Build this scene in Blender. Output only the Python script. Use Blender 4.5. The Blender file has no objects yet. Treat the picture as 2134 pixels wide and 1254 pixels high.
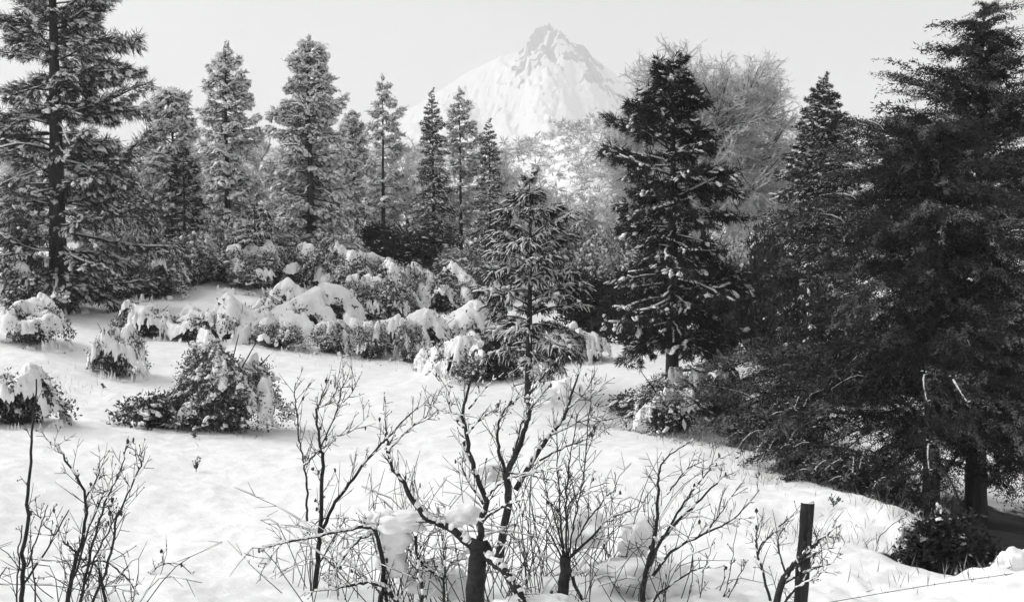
import bpy, math, random
import numpy as np
from mathutils import noise as mnoise, Vector, Matrix

# ------------------------------------------------------------------ camera, sky, sun, exposure
S = bpy.context.scene
COL = S.collection
F, CX, CY, HORIZON = 2200.0, 1067.0, 627.0, 520.0
PITCH = math.atan((CY - HORIZON) / F)
cam = bpy.data.cameras.new('camera')
cam.sensor_width = 36.0
cam.lens = 36.0 * F / 2134.0
cam.clip_start, cam.clip_end = 0.1, 30000.0
camo = bpy.data.objects.new('camera', cam)
COL.objects.link(camo)
camo.rotation_euler = (math.pi / 2 - PITCH, 0, 0)
S.camera = camo

SUN_EL, SUN_AZ = math.radians(40), math.radians(-80)      # azimuth measured from +Y towards +X
w = bpy.data.worlds.new('World')
S.world = w
w.use_nodes = True
nt = w.node_tree
nt.nodes.clear()
sky = nt.nodes.new('ShaderNodeTexSky')
sky.sky_type = 'NISHITA'
sky.sun_disc = False
sky.sun_elevation = SUN_EL
sky.sun_rotation = SUN_AZ
sky.air_density, sky.dust_density, sky.ozone_density = 1.0, 6.0, 1.0
bw = nt.nodes.new('ShaderNodeRGBToBW')
bg = nt.nodes.new('ShaderNodeBackground')
bg.inputs['Strength'].default_value = 0.11
wo = nt.nodes.new('ShaderNodeOutputWorld')
nt.links.new(sky.outputs['Color'], bw.inputs['Color'])
nt.links.new(bw.outputs['Val'], bg.inputs['Color'])
nt.links.new(bg.outputs['Background'], wo.inputs['Surface'])

sl = bpy.data.lights.new('sun', 'SUN')
sl.energy = 0.65
sl.angle = math.radians(26)
sl.color = (1, 1, 1)
so = bpy.data.objects.new('sun', sl)
COL.objects.link(so)
sd = Vector((math.sin(SUN_AZ) * math.cos(SUN_EL), math.cos(SUN_AZ) * math.cos(SUN_EL), math.sin(SUN_EL)))
so.rotation_euler = sd.to_track_quat('Z', 'Y').to_euler()

S.view_settings.view_transform = 'Standard'
S.view_settings.look = 'None'
S.view_settings.gamma = 1.0
S.view_settings.use_curve_mapping = False
S.view_settings.exposure = 1.06
S.render.engine = 'CYCLES'
S.cycles.use_denoising = True
S.cycles.denoiser = 'OPENIMAGEDENOISE'
S.cycles.denoising_input_passes = 'RGB_ALBEDO_NORMAL'
S.cycles.max_bounces = 6
S.cycles.diffuse_bounces = 3
S.cycles.volume_bounces = 1
S.render.filter_size = 1.9

# ------------------------------------------------------------------ helpers
def at(px, py, Y):
    """photo pixel at a given distance along +Y -> world point"""
    u, v = (px - CX) / F, (CY - py) / F
    dy = v * math.sin(PITCH) + math.cos(PITCH)
    dz = v * math.cos(PITCH) - math.sin(PITCH)
    return np.array((u / dy * Y, Y, dz / dy * Y))

def ico(level):
    t = (1 + 5 ** .5) / 2
    v = [(-1, t, 0), (1, t, 0), (-1, -t, 0), (1, -t, 0), (0, -1, t), (0, 1, t), (0, -1, -t), (0, 1, -t), (t, 0, -1), (t, 0, 1), (-t, 0, -1), (-t, 0, 1)]
    v = [np.array(p) / np.linalg.norm(p) for p in v]
    f = [(0, 11, 5), (0, 5, 1), (0, 1, 7), (0, 7, 10), (0, 10, 11), (1, 5, 9), (5, 11, 4), (11, 10, 2), (10, 7, 6), (7, 1, 8),
         (3, 9, 4), (3, 4, 2), (3, 2, 6), (3, 6, 8), (3, 8, 9), (4, 9, 5), (2, 4, 11), (6, 2, 10), (8, 6, 7), (9, 8, 1)]
    for _ in range(level):
        mid, nf = {}, []
        def m(a, b):
            k = (min(a, b), max(a, b))
            if k not in mid:
                p = v[a] + v[b]
                v.append(p / np.linalg.norm(p))
                mid[k] = len(v) - 1
            return mid[k]
        for a, b, c in f:
            x, y, z = m(a, b), m(b, c), m(c, a)
            nf += [(a, x, z), (b, y, x), (c, z, y), (x, y, z)]
        f = nf
    return np.array(v), np.array(f)
ICO = [ico(k) for k in range(5)]

class MB:
    def __init__(s):
        s.v, s.f, s.m, s.n = [], [], [], 0
    def add(s, v, f, m=0):
        v = np.asarray(v, float); f = np.asarray(f, int)
        s.v.append(v); s.f.append(f + s.n); s.m.append(np.full(len(f), m, int)); s.n += len(v)
    def tube(s, pts, rad, sides=5, m=0, flat=1.0):
        p = np.asarray(pts, float); k = len(p)
        if k < 2: return
        r = np.asarray(rad, float) * np.ones(k)
        t = np.gradient(p, axis=0)
        t /= (np.linalg.norm(t, axis=1)[:, None] + 1e-9)
        ref = np.where(np.abs(t[:, 2:3]) > .9, np.array([[1., 0, 0]]), np.array([[0, 0, 1.]]))
        if np.abs(t[:, 2]).mean() > .75: ref = np.tile(np.array([[0.3, 1., 0]]), (k, 1))
        else: ref = np.tile(np.array([[0.05, 0.02, 1.]]), (k, 1))
        a = np.cross(t, ref); a /= (np.linalg.norm(a, axis=1)[:, None] + 1e-9)
        b = np.cross(a, t)
        th = np.arange(sides) / sides * 2 * math.pi
        ring = p[:, None, :] + r[:, None, None] * (np.cos(th)[None, :, None] * a[:, None, :] + flat * np.sin(th)[None, :, None] * b[:, None, :])
        i = np.arange(k - 1)[:, None] * sides; j = np.arange(sides)[None, :]; j2 = (j + 1) % sides
        A, B, C_, D = i + j, i + j2, i + sides + j2, i + sides + j
        f = np.concatenate([np.stack([A, B, C_], -1).reshape(-1, 3), np.stack([A, C_, D], -1).reshape(-1, 3)])
        v = ring.reshape(-1, 3)
        n = len(v)
        v = np.concatenate([v, p[:1], p[-1:]])
        jj = np.arange(sides)
        f = np.concatenate([f, np.stack([np.full(sides, n), (jj + 1) % sides, jj], -1),
                            np.stack([np.full(sides, n + 1), (k - 1) * sides + jj, (k - 1) * sides + (jj + 1) % sides], -1)])
        s.add(v, f, m)
    def blob(s, c, ax, yaw, rng, lvl=1, jit=.15, m=0, pitch=0.0):
        v, f = ICO[lvl]
        v = v * (1 + jit * rng.standard_normal((len(v), 1)))
        v = v * np.array(ax)
        cp, sp = math.cos(pitch), math.sin(pitch)
        x, z = v[:, 0] * cp - v[:, 2] * sp, v[:, 0] * sp + v[:, 2] * cp
        cy, sy = math.cos(yaw), math.sin(yaw)
        s.add(np.stack([x * cy - v[:, 1] * sy, x * sy + v[:, 1] * cy, z], -1) + np.asarray(c), f, m)
    def patch(s, c, ax, yaw, rng, n=3, pitch=0.0):
        c = np.asarray(c, float)
        for _ in range(n):
            o = rng.standard_normal(3) * np.array([ax[0] * .55, ax[1] * .55, ax[2] * .5])
            g = rng.uniform(.45, .95)
            cy, sy = math.cos(yaw), math.sin(yaw)
            p = c + np.array([o[0] * cy - o[1] * sy, o[0] * sy + o[1] * cy, o[2] - abs(o[0]) * .25])
            s.blob(p, (ax[0] * g, ax[1] * g * rng.uniform(.6, 1.1), ax[2] * g * .8), yaw + rng.uniform(-.7, .7), rng, 0 if max(ax) < .09 else 1, .24, 0, pitch + rng.uniform(-.35, .35))
    def spikes(s, pos, dirs, ln, wd, rng, m=0):
        """thin triangles: pos (n,3) dirs (n,3) unit, ln, wd (n,)"""
        n = len(pos)
        if n == 0: return
        q = np.cross(dirs, rng.standard_normal((n, 3))); q /= (np.linalg.norm(q, axis=1)[:, None] + 1e-9)
        ln = np.asarray(ln)[:, None] * np.ones((n, 1)); wd = np.asarray(wd)[:, None] * np.ones((n, 1))
        mid = pos + dirs * ln * .45
        v = np.stack([pos, mid + q * wd, pos + dirs * ln, mid - q * wd], 1).reshape(-1, 3)
        b = np.arange(n)[:, None] * 4
        f = np.concatenate([b + np.array([[0, 1, 2]]), b + np.array([[0, 2, 3]])])
        s.add(v, f, m)
    def merge(s, arr, R, t):
        v, f, m = arr
        if len(v) == 0: return
        s.v.append(v @ R.T + t); s.f.append(f + s.n); s.m.append(m); s.n += len(v)
    def arr(s):
        if not s.v: return (np.zeros((0, 3)), np.zeros((0, 3), int), np.zeros(0, int))
        return (np.concatenate(s.v), np.concatenate(s.f), np.concatenate(s.m))
    def mesh(s, name, mats, smooth=True):
        return to_mesh(s.arr(), name, mats, smooth)

NTRI = [0]
def to_mesh(arr, name, mats, smooth=True):
    v, f, m = arr
    me = bpy.data.meshes.new(name)
    me.vertices.add(len(v)); me.vertices.foreach_set('co', v.astype(np.float32).ravel())
    me.loops.add(len(f) * 3); me.loops.foreach_set('vertex_index', f.astype(np.int32).ravel())
    me.polygons.add(len(f)); me.polygons.foreach_set('loop_start', (np.arange(len(f)) * 3).astype(np.int32))
    me.polygons.foreach_set('material_index', m.astype(np.int32))
    me.polygons.foreach_set('use_smooth', np.full(len(f), smooth))
    for x in mats: me.materials.append(x)
    me.update(calc_edges=True); me.validate()
    NTRI[0] += len(f)
    return me

def link(name, mesh, parent=None, loc=None, mat=None, kind=None):
    o = bpy.data.objects.new(name, mesh)
    COL.objects.link(o)
    if parent is not None: o.parent = parent
    if loc is not None: o.location = loc
    if mat is not None: o.matrix_local = mat
    if kind: o['kind'] = kind
    return o

def thing(name, label, cat, loc, group=None):
    o = bpy.data.objects.new(name, None); COL.objects.link(o)
    o.empty_display_size = .2
    o.location = loc; o['label'] = label; o['category'] = cat
    if group: o['group'] = group
    return o

def rot(az, tilt, roll=0.0, sc=1.0):
    """x axis pointed at azimuth az and elevation tilt"""
    M = Matrix.Rotation(az, 3, 'Z') @ Matrix.Rotation(-tilt, 3, 'Y') @ Matrix.Rotation(roll, 3, 'X')
    return np.array(M) * sc

def unit(v):
    v = np.asarray(v, float); return v / (np.linalg.norm(v) + 1e-9)

def curve(ctrl, n):
    """smooth polyline through control points (Catmull-Rom)"""
    c = np.asarray(ctrl, float)
    if len(c) == 2: return c[0] + (c[1] - c[0]) * np.linspace(0, 1, n)[:, None]
    p = np.concatenate([[2 * c[0] - c[1]], c, [2 * c[-1] - c[-2]]])
    out = []
    for u in np.linspace(0, len(c) - 1 - 1e-6, n):
        i = int(u); t = u - i
        a, b, d, e = p[i], p[i + 1], p[i + 2], p[i + 3]
        out.append(.5 * (2 * b + (d - a) * t + (2 * a - 5 * b + 4 * d - e) * t * t + (3 * b - a - 3 * d + e) * t ** 3))
    return np.array(out)

# ------------------------------------------------------------------ materials (all neutral: a black and white photograph)
def mat(name, lo, hi, scale=6.0, rough=.8, bump=0.0, bscale=20.0, spec=.2, rnd=0.0, stretch=None):
    m = bpy.data.materials.new(name); m.use_nodes = True
    n = m.node_tree; b = n.nodes['Principled BSDF']
    b.inputs['Roughness'].default_value = rough
    b.inputs['Specular IOR Level'].default_value = spec
    tc = n.nodes.new('ShaderNodeTexCoord'); src = tc.outputs['Object']
    if stretch:
        mp = n.nodes.new('ShaderNodeMapping'); mp.inputs['Scale'].default_value = stretch
        n.links.new(src, mp.inputs['Vector']); src = mp.outputs['Vector']
    nz = n.nodes.new('ShaderNodeTexNoise'); nz.inputs['Scale'].default_value = scale; nz.inputs['Detail'].default_value = 5
    n.links.new(src, nz.inputs['Vector'])
    r = n.nodes.new('ShaderNodeValToRGB')
    r.color_ramp.elements[0].position = .3; r.color_ramp.elements[1].position = .7
    r.color_ramp.elements[0].color = (lo, lo, lo, 1); r.color_ramp.elements[1].color = (hi, hi, hi, 1)
    n.links.new(nz.outputs['Fac'], r.inputs['Fac'])
    out = r.outputs['Color']
    if rnd:
        oi = n.nodes.new('ShaderNodeObjectInfo')
        mr = n.nodes.new('ShaderNodeMapRange'); mr.inputs['To Min'].default_value = 1 - rnd; mr.inputs['To Max'].default_value = 1 + rnd
        n.links.new(oi.outputs['Random'], mr.inputs['Value'])
        mx = n.nodes.new('ShaderNodeVectorMath'); mx.operation = 'SCALE'
        n.links.new(out, mx.inputs[0]); n.links.new(mr.outputs['Result'], mx.inputs['Scale']); out = mx.outputs['Vector']
    n.links.new(out, b.inputs['Base Color'])
    if bump:
        n2 = n.nodes.new('ShaderNodeTexNoise'); n2.inputs['Scale'].default_value = bscale; n2.inputs['Detail'].default_value = 6
        n.links.new(src, n2.inputs['Vector'])
        bp = n.nodes.new('ShaderNodeBump'); bp.inputs['Strength'].default_value = bump; bp.inputs['Distance'].default_value = .05
        n.links.new(n2.outputs['Fac'], bp.inputs['Height']); n.links.new(bp.outputs['Normal'], b.inputs['Normal'])
    return m

SNOW = mat('snow', .78, .88, 3.0, .75, .3, 11, .15)
SNOWLOAD = mat('snow_on_branches', .74, .86, 5.0, .8, .3, 25, .15)
NEEDLE = mat('pine_needles', .028, .055, 4.0, .6, rnd=.3, spec=.2)
NEEDLED = mat('dark_needles', .018, .04, 4.0, .65, rnd=.3, spec=.15)
LEAF = mat('shrub_leaves', .035, .085, 8.0, .5, rnd=.25, spec=.3)
OAKLEAF = mat('oak_leaves', .018, .04, 3.0, .8, rnd=.3, spec=.05)
RIMESHRUB = mat('rimed_shrub_leaves', .25, .6, 5.0, .8, rnd=.2, spec=.1)
RIMELEAF = mat('rimed_leaves', .07, .26, 5.0, .8, rnd=.3, spec=.1)
FROST = mat('frosted_twigs', .22, .5, 9.0, .9, rnd=.2)
BARK = mat('bark', .025, .07, 6.0, .9, .9, 18, .1, stretch=(1, 1, .2))
BARKD = mat('shrub_bark', .014, .036, 12.0, .8, .5, 40, .2)
TWIGM = mat('twig', .025, .06, 20.0, .7)
POSTM = mat('weathered_post_wood', .015, .05, 8.0, .85, .9, 30, .15, stretch=(3, 3, .25))
WIRE = mat('rusty_wire', .04, .09, 30.0, .6)
STALK = mat('dry_grass', .12, .28, 10.0, .8)
SOIL = mat('dark_creek_bank', .02, .06, 3.0, .9, .6, 9)

# ------------------------------------------------------------------ ground: one snow sheet out to the horizon
_pp = [(0, 1254, 9.6), (300, 1254, 10.2), (700, 1254, 11), (1067, 1254, 11), (1434, 1254, 10.8), (1700, 1254, 10.4), (1950, 1222, 11), (2134, 1180, 11.3),
       (0, 1000, 15), (350, 1100, 14), (700, 1100, 14.2), (1250, 1050, 15.2), (1500, 1100, 14),
       (60, 900, 19), (300, 890, 21), (700, 900, 22), (1100, 900, 22.5), (1400, 890, 24.3), (1520, 930, 21.5), (1250, 830, 27),
       (120, 760, 27), (240, 790, 27), (330, 710, 34), (560, 735, 33), (760, 740, 34), (860, 780, 31), (960, 790, 30), (1100, 840, 27), (1250, 722, 36), (1400, 760, 33), (1600, 790, 33), (1640, 830, 29),
       (60, 620, 42), (250, 620, 43), (430, 600, 44), (640, 645, 42), (830, 660, 42), (950, 660, 42), (1100, 700, 42),
       (230, 560, 50), (430, 548, 50), (640, 580, 50), (830, 598, 50), (475, 508, 60), (650, 545, 57), (800, 530, 62), (900, 560, 60), (1030, 590, 60), (1250, 640, 55), (1500, 680, 50), (1700, 720, 42),
       (1640, 960, 20), (1660, 1015, 18), (1740, 1025, 17.2), (1830, 1045, 16.3), (1930, 1088, 15.3), (2000, 1145, 14.3), (1850, 1130, 14.4), (1700, 1110, 14.6), (1880, 1172, 12.9),
       (1980, 1098, 22), (2060, 1090, 22), (1800, 1040, 21), (1760, 990, 23), (2134, 1085, 24), (2060, 1103, 19.5)]
_P = [at(*p) for p in _pp]
_P += [np.array(p, float) for p in [(0, 0, -1.6), (-5, 0, -1.6), (5, 0, -1.6), (0, 4, -2.2), (-4, 4, -2.2), (4, 4, -2.2), (0, 8, -3.1), (-4, 7.5, -3.0), (4, 8, -3.0), (0, -8, -1.6), (8, 6, -2.6), (-9, 6, -2.5),
                                    (4.6, 12.2, -3.72), (5.1, 12.9, -4.0), (5.75, 12.5, -4.6), (6.2, 12.8, -5.1), (6.6, 12.9, -5.2), (6.6, 13.6, -5.2), (8, 13.3, -5.3), (7.2, 15.2, -5.3), (9, 15.5, -5.6), (14, 14, -5.0), (13, 20, -5.8), (14, 30, -6.0), (22, 40, -4.5), (9, 30, -5.2),
                                    (-14, 14, -2.7), (-22, 25, -2.2), (-32, 45, -.6), (28, 60, -1.0), (-30, 65, 0.6), (-14, 30, -2.4)]]
_P = np.array(_P)
_C2 = 1.2 ** 2
def _phi(d2): return np.sqrt(d2 + _C2)
_n = len(_P)
_A = np.zeros((_n + 3, _n + 3))
_A[:_n, :_n] = _phi(((_P[:, None, :2] - _P[None, :, :2]) ** 2).sum(-1)) - 0.02 * np.eye(_n)
_A[:_n, _n] = 1; _A[:_n, _n + 1:] = _P[:, :2]; _A[_n:, :_n] = _A[:_n, _n:].T
_W = np.linalg.solve(_A, np.concatenate([_P[:, 2], [0, 0, 0]]))
def sstep(a, b, x):
    t = np.clip((x - a) / (b - a), 0, 1); return t * t * (3 - 2 * t)
_RX = np.array([-4000, 0, 400, 700, 900, 1060, 1130, 1200, 1300, 1600, 1850, 2134, 6000.])
_RY = np.array([335, 335, 335, 335, 338, 330, 305, 288, 282, 290, 288, 285, 285.])
def ground_raw(x, y):
    x = np.asarray(x, float); y = np.asarray(y, float)
    sh = x.shape; x = x.ravel(); y = y.ravel()
    z = np.zeros(len(x))
    for i in range(0, len(x), 20000):
        q = np.stack([x[i:i + 20000], y[i:i + 20000]], -1)
        d2 = ((q[:, None] - _P[None, :, :2]) ** 2).sum(-1)
        z[i:i + 20000] = _phi(d2) @ _W[:_n] + _W[_n] + q @ _W[_n + 1:]
    r = np.hypot(x * .9, y - 32)
    k = sstep(34, 62, r)
    z = z * (1 - k) + (-1.2) * k
    # wooded hill behind the meadow
    yy = np.maximum(y, 1.0)
    px = CX + F * x / yy
    ridge = (HORIZON - np.interp(px, _RX, _RY)) / F * 300.0 + 1.2
    hill = np.where(y > 0, sstep(66, 305, y) * (1 - .95 * sstep(330, 620, y)), 0) * ridge
    z = z + hill
    z -= sstep(600, 1400, np.hypot(x, y)) * 25
    return z.reshape(sh)
def ground(x, y): return float(ground_raw(np.array([x]), np.array([y]))[0])
def on(px, Y):
    """point of the ground straight below photo column px at distance Y"""
    x = at(px, HORIZON, Y)[0]
    return np.array((x, Y, ground(x, Y)))

ang = np.concatenate([np.linspace(-180, -40, 36, endpoint=False), np.linspace(-40, 40, 420, endpoint=False), np.linspace(40, 180, 36, endpoint=False)]) * math.pi / 180
rad = np.concatenate([[.6, 1.5, 3, 4.5], np.geomspace(6, 80, 300), np.geomspace(84, 6000, 90)])
AA, RR = np.meshgrid(ang, rad)
GX, GY = np.sin(AA) * RR, np.cos(AA) * RR
GZ = ground_raw(GX, GY)
_vx, _vy = GX.ravel(), GY.ravel()
bumpz = np.zeros(len(_vx))
near = np.hypot(_vx, _vy) < 95
idx = np.nonzero(near)[0]
for i in idx:
    x, y = _vx[i], _vy[i]
    bumpz[i] = .08 * mnoise.noise((x * .45, y * .45, 0)) + .042 * mnoise.noise((x * 1.6, y * 1.6, 3)) + .024 * mnoise.noise((x * 5, y * 5, 7))
# lumpier snow on the bank at the right, over grass
lump = np.exp(-(((_vx - 5.2) / 2.6) ** 2 + ((_vy - 15) / 2.6) ** 2))
for i in np.nonzero((lump > .05) & near)[0]:
    x, y = _vx[i], _vy[i]
    bumpz[i] += lump[i] * (.10 * mnoise.noise((x * 2.4, y * 2.4, 11)) + .03 * mnoise.noise((x * 7, y * 7, 2)))
nb = np.exp(-(((_vx - 3.5) / 4) ** 2 + ((_vy - 10.6) / 1.6) ** 2))
for i in np.nonzero((nb > .05) & near)[0]:
    x, y = _vx[i], _vy[i]
    bumpz[i] += nb[i] * (.13 * mnoise.noise((x * 1.7, y * 1.7, 21)) + .05 * mnoise.noise((x * 5.5, y * 5.5, 5)))
GZ = GZ + bumpz.reshape(GZ.shape)
na, nr = len(ang), len(rad)
i = np.arange(nr - 1)[:, None] * na; j = np.arange(na)[None, :]; j2 = (j + 1) % na
f = np.concatenate([np.stack([i + j, i + na + j2, i + na + j], -1).reshape(-1, 3), np.stack([i + j, i + j2, i + na + j2], -1).reshape(-1, 3)])
gv = np.stack([GX.ravel(), GY.ravel(), GZ.ravel()], -1)
gv = np.concatenate([gv, [[0, 0, -1.6]]])
f = np.concatenate([f, np.stack([np.arange(na), np.full(na, len(gv) - 1), (np.arange(na) + 1) % na], -1)])
f = f[:, ::-1] if True else f
# face up
_a = gv[f[0, 1]] - gv[f[0, 0]]; _b = gv[f[0, 2]] - gv[f[0, 0]]
if np.cross(_a, _b)[2] < 0: f = f[:, ::-1]
bare = np.exp(-(((gv[:, 0] - 11.0) / 4.8) ** 2 + ((gv[:, 1] - 20.6) / 4.2) ** 2) ** 1.5) * 1.25
bare = np.maximum(bare, 1.2 * np.exp(-(((gv[:, 0] - 6.6) / 1.7) ** 2 + ((gv[:, 1] - 13.2) / 1.25) ** 2) ** 1.5))
gme = to_mesh((gv, f, np.zeros(len(f), int)), 'ground', [])
gat = gme.attributes.new('bare', 'FLOAT', 'POINT'); gat.data.foreach_set('value', bare.astype(np.float32))
GM = SNOW.copy(); GM.name = 'snow_ground'
gn = GM.node_tree; gb = gn.nodes['Principled BSDF']
old = gb.inputs['Base Color'].links[0].from_socket
ga = gn.nodes.new('ShaderNodeAttribute'); ga.attribute_name = 'bare'
gz = gn.nodes.new('ShaderNodeTexNoise'); gz.inputs['Scale'].default_value = 1.6; gz.inputs['Detail'].default_value = 6
gtc = gn.nodes.new('ShaderNodeTexCoord'); gn.links.new(gtc.outputs['Object'], gz.inputs['Vector'])
gs = gn.nodes.new('ShaderNodeMath'); gs.operation = 'ADD'; gn.links.new(ga.outputs['Fac'], gs.inputs[0]); gn.links.new(gz.outputs['Fac'], gs.inputs[1])
gr = gn.nodes.new('ShaderNodeMapRange'); gr.inputs['From Min'].default_value = .85; gr.inputs['From Max'].default_value = 1.0
gn.links.new(gs.outputs[0], gr.inputs['Value'])
gmx = gn.nodes.new('ShaderNodeMix'); gmx.data_type = 'RGBA'
gn.links.new(gr.outputs['Result'], gmx.inputs['Factor']); gn.links.new(old, gmx.inputs['A']); gmx.inputs['B'].default_value = (.035, .035, .035, 1)
gn.links.new(gmx.outputs['Result'], gb.inputs['Base Color'])
gme.materials.append(GM)
link('ground', gme, kind='structure')

# ------------------------------------------------------------------ mountain
YM = 3000.0
_OX = np.array([-1500, 0, 500, 700, 840, 920, 980, 1035, 1080, 1092, 1098, 1118, 1135, 1160, 1178, 1190, 1215, 1240, 1280, 1310, 1400, 1600, 2000, 4000.])
_OY = np.array([520, 470, 380, 310, 240, 190, 152, 126, 112, 104, 82, 66, 60, 68, 82, 95, 100, 128, 156, 190, 262, 350, 440, 520.])
def mountain():
    nx, ny = 420, 190
    px = np.concatenate([np.linspace(-1200, 760, 60, endpoint=False), np.linspace(760, 1420, 300, endpoint=False), np.linspace(1420, 3400, 60)])
    xs = (px - CX) / F * YM
    ys = np.concatenate([np.linspace(YM - 1900, YM - 640, 40, endpoint=False), np.linspace(YM - 640, YM + 40, 120, endpoint=False), np.linspace(YM + 40, YM + 1000, 30)])
    X, Y = np.meshgrid(xs, ys)
    top = (HORIZON - np.interp(px, _OX, _OY)) / F * YM
    d = np.clip((YM - Y), -800, 2000)
    Z = np.zeros_like(X); rock = np.zeros_like(X)
    for a in range(ny):
        for b in range(nx):
            x, y, dd = X[a, b] / 1.6, Y[a, b], d[a, b] / 1.6
            h = top[b] / 1.6
            fall = (.62 if dd > 0 else -.9) * dd
            # spurs running down towards the viewer
            s1 = mnoise.noise((x * .011 - dd * .004, dd * .0022, 1.3))
            s2 = abs(mnoise.noise((x * .03 - dd * .012, dd * .008, 5.1)))
            s3 = mnoise.noise((x * .09, dd * .05, 9.7))
            k = min(1, abs(dd) / 90.)
            z = h - fall * (1 + .25 * s1) + k * (55 * s1 - 26 * s2) + (2 + 5 * k) * s3 + 3.5 * k * mnoise.noise((x * .22, dd * .12, 1.7))
            z = max(z * 1.6, -26)
            Z[a, b] = z
            pxx = px[b]
            # bare rock: summit block, right ridge, scattered slanting ledges
            sb = math.exp(-((pxx - 1133) / 38) ** 2) * math.exp(-(dd / 62) ** 2)
            rr = math.exp(-((pxx - 1228 - dd * .04) / 36) ** 2) * math.exp(-((dd - 55) / 85) ** 2) * (1 if h > 250 else .5)
            lf = .55 * math.exp(-((pxx - 1105) / 75) ** 2) * math.exp(-((dd - 95) / 60) ** 2)
            z += 1.6 * (sb * (15 * mnoise.noise((x * .09, dd * .09, 3.3)) + 10 * mnoise.noise((x * .22, dd * .2, 8.1))) + rr * 5 * mnoise.noise((x * .15, dd * .15, 6.6)))
            Z[a, b] = z
            st = mnoise.noise((x * .05 + dd * .06, dd * .02 - x * .012, 4.4)) * .8 + mnoise.noise((x * .13, dd * .1, 2.2)) * .6
            rock[a, b] = np.clip((1.2 * sb + .95 * rr + .62 * lf + .85 * st - .36) * 2.2, 0, .6)
    V = np.stack([X.ravel(), Y.ravel(), Z.ravel()], -1)
    i = np.arange(ny - 1)[:, None] * nx; j = np.arange(nx - 1)[None, :]
    f = np.concatenate([np.stack([i + j, i + j + 1, i + nx + j + 1], -1).reshape(-1, 3), np.stack([i + j, i + nx + j + 1, i + nx + j], -1).reshape(-1, 3)])
    me = to_mesh((V, f, np.zeros(len(f), int)), 'mountain', [])
    at_ = me.attributes.new('rock', 'FLOAT', 'POINT'); at_.data.foreach_set('value', rock.ravel().astype(np.float32))
    m = bpy.data.materials.new('snow_and_rock'); m.use_nodes = True
    n = m.node_tree; b = n.nodes['Principled BSDF']; b.inputs['Roughness'].default_value = .85
    b.inputs['Specular IOR Level'].default_value = .1
    a1 = n.nodes.new('ShaderNodeAttribute'); a1.attribute_name = 'rock'
    nz = n.nodes.new('ShaderNodeTexNoise'); nz.inputs['Scale'].default_value = .09; nz.inputs['Detail'].default_value = 7
    tc = n.nodes.new('ShaderNodeTexCoord'); mp = n.nodes.new('ShaderNodeMapping'); mp.inputs['Scale'].default_value = (1, .6, .4); n.links.new(tc.outputs['Object'], mp.inputs['Vector']); n.links.new(mp.outputs['Vector'], nz.inputs['Vector'])
    ad = n.nodes.new('ShaderNodeMath'); ad.operation = 'ADD'
    n.links.new(a1.outputs['Fac'], ad.inputs[0]); n.links.new(nz.outputs['Fac'], ad.inputs[1])
    r = n.nodes.new('ShaderNodeValToRGB'); r.color_ramp.elements[0].position = .80; r.color_ramp.elements[1].position = 1.0
    r.color_ramp.elements[0].color = (.68, .68, .68, 1); r.color_ramp.elements[1].color = (.045, .045, .045, 1)
    n.links.new(ad.outputs[0], r.inputs['Fac']); n.links.new(r.outputs['Color'], b.inputs['Base Color'])
    me.materials.append(m)
    link('mountain', me, kind='structure')
mountain()

# ------------------------------------------------------------------ haze
hm = bpy.data.materials.new('haze'); hm.use_nodes = True
hm.node_tree.nodes.clear()
hv = hm.node_tree.nodes.new('ShaderNodeVolumePrincipled')
hv.inputs['Color'].default_value = (.97, .97, .97, 1)
hv.inputs['Density'].default_value = .00042
hv.inputs['Anisotropy'].default_value = 0.0
ho = hm.node_tree.nodes.new('ShaderNodeOutputMaterial')
hm.node_tree.links.new(hv.outputs['Volume'], ho.inputs['Volume'])
hb = MB()
x0, x1, y0, y1, z0, z1 = -6200, 6200, -6200, 6200, -32, 830
hb.add([(x0, y0, z0), (x1, y0, z0), (x1, y1, z0), (x0, y1, z0), (x0, y0, z1), (x1, y0, z1), (x1, y1, z1), (x0, y1, z1)],
       [(0, 2, 1), (0, 3, 2), (4, 5, 6), (4, 6, 7), (0, 1, 5), (0, 5, 4), (1, 2, 6), (1, 6, 5), (2, 3, 7), (2, 7, 6), (3, 0, 4), (3, 4, 7)])
link('haze', hb.mesh('haze', [hm], False), kind='stuff')

# ------------------------------------------------------------------ bough kits (meshes shared by all trees): body slots = bark, leaf ; snow separate
def tuft(b, pos, d, size, rng, k=16, spread=.9, w=.011, droop=.2, m=1):
    dr = unit(d)[None] * .75 + spread * rng.standard_normal((k, 3)) * .6
    dr[:, 2] -= droop
    dr /= np.linalg.norm(dr, axis=1)[:, None]
    b.spikes(np.tile(pos, (k, 1)) + rng.standard_normal((k, 3)) * size * .12, dr, size * rng.uniform(.7, 1.1, k), np.full(k, w), rng, m)

def limb_curve(L, rng, up, droop, n=8, wob=.03):
    t = np.linspace(0, 1, n)
    y = np.cumsum(rng.standard_normal(n)) * wob * L * .5
    y -= y[0]
    return np.stack([L * t, y, L * (up * t - droop * t ** 2)], -1), t

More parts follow.
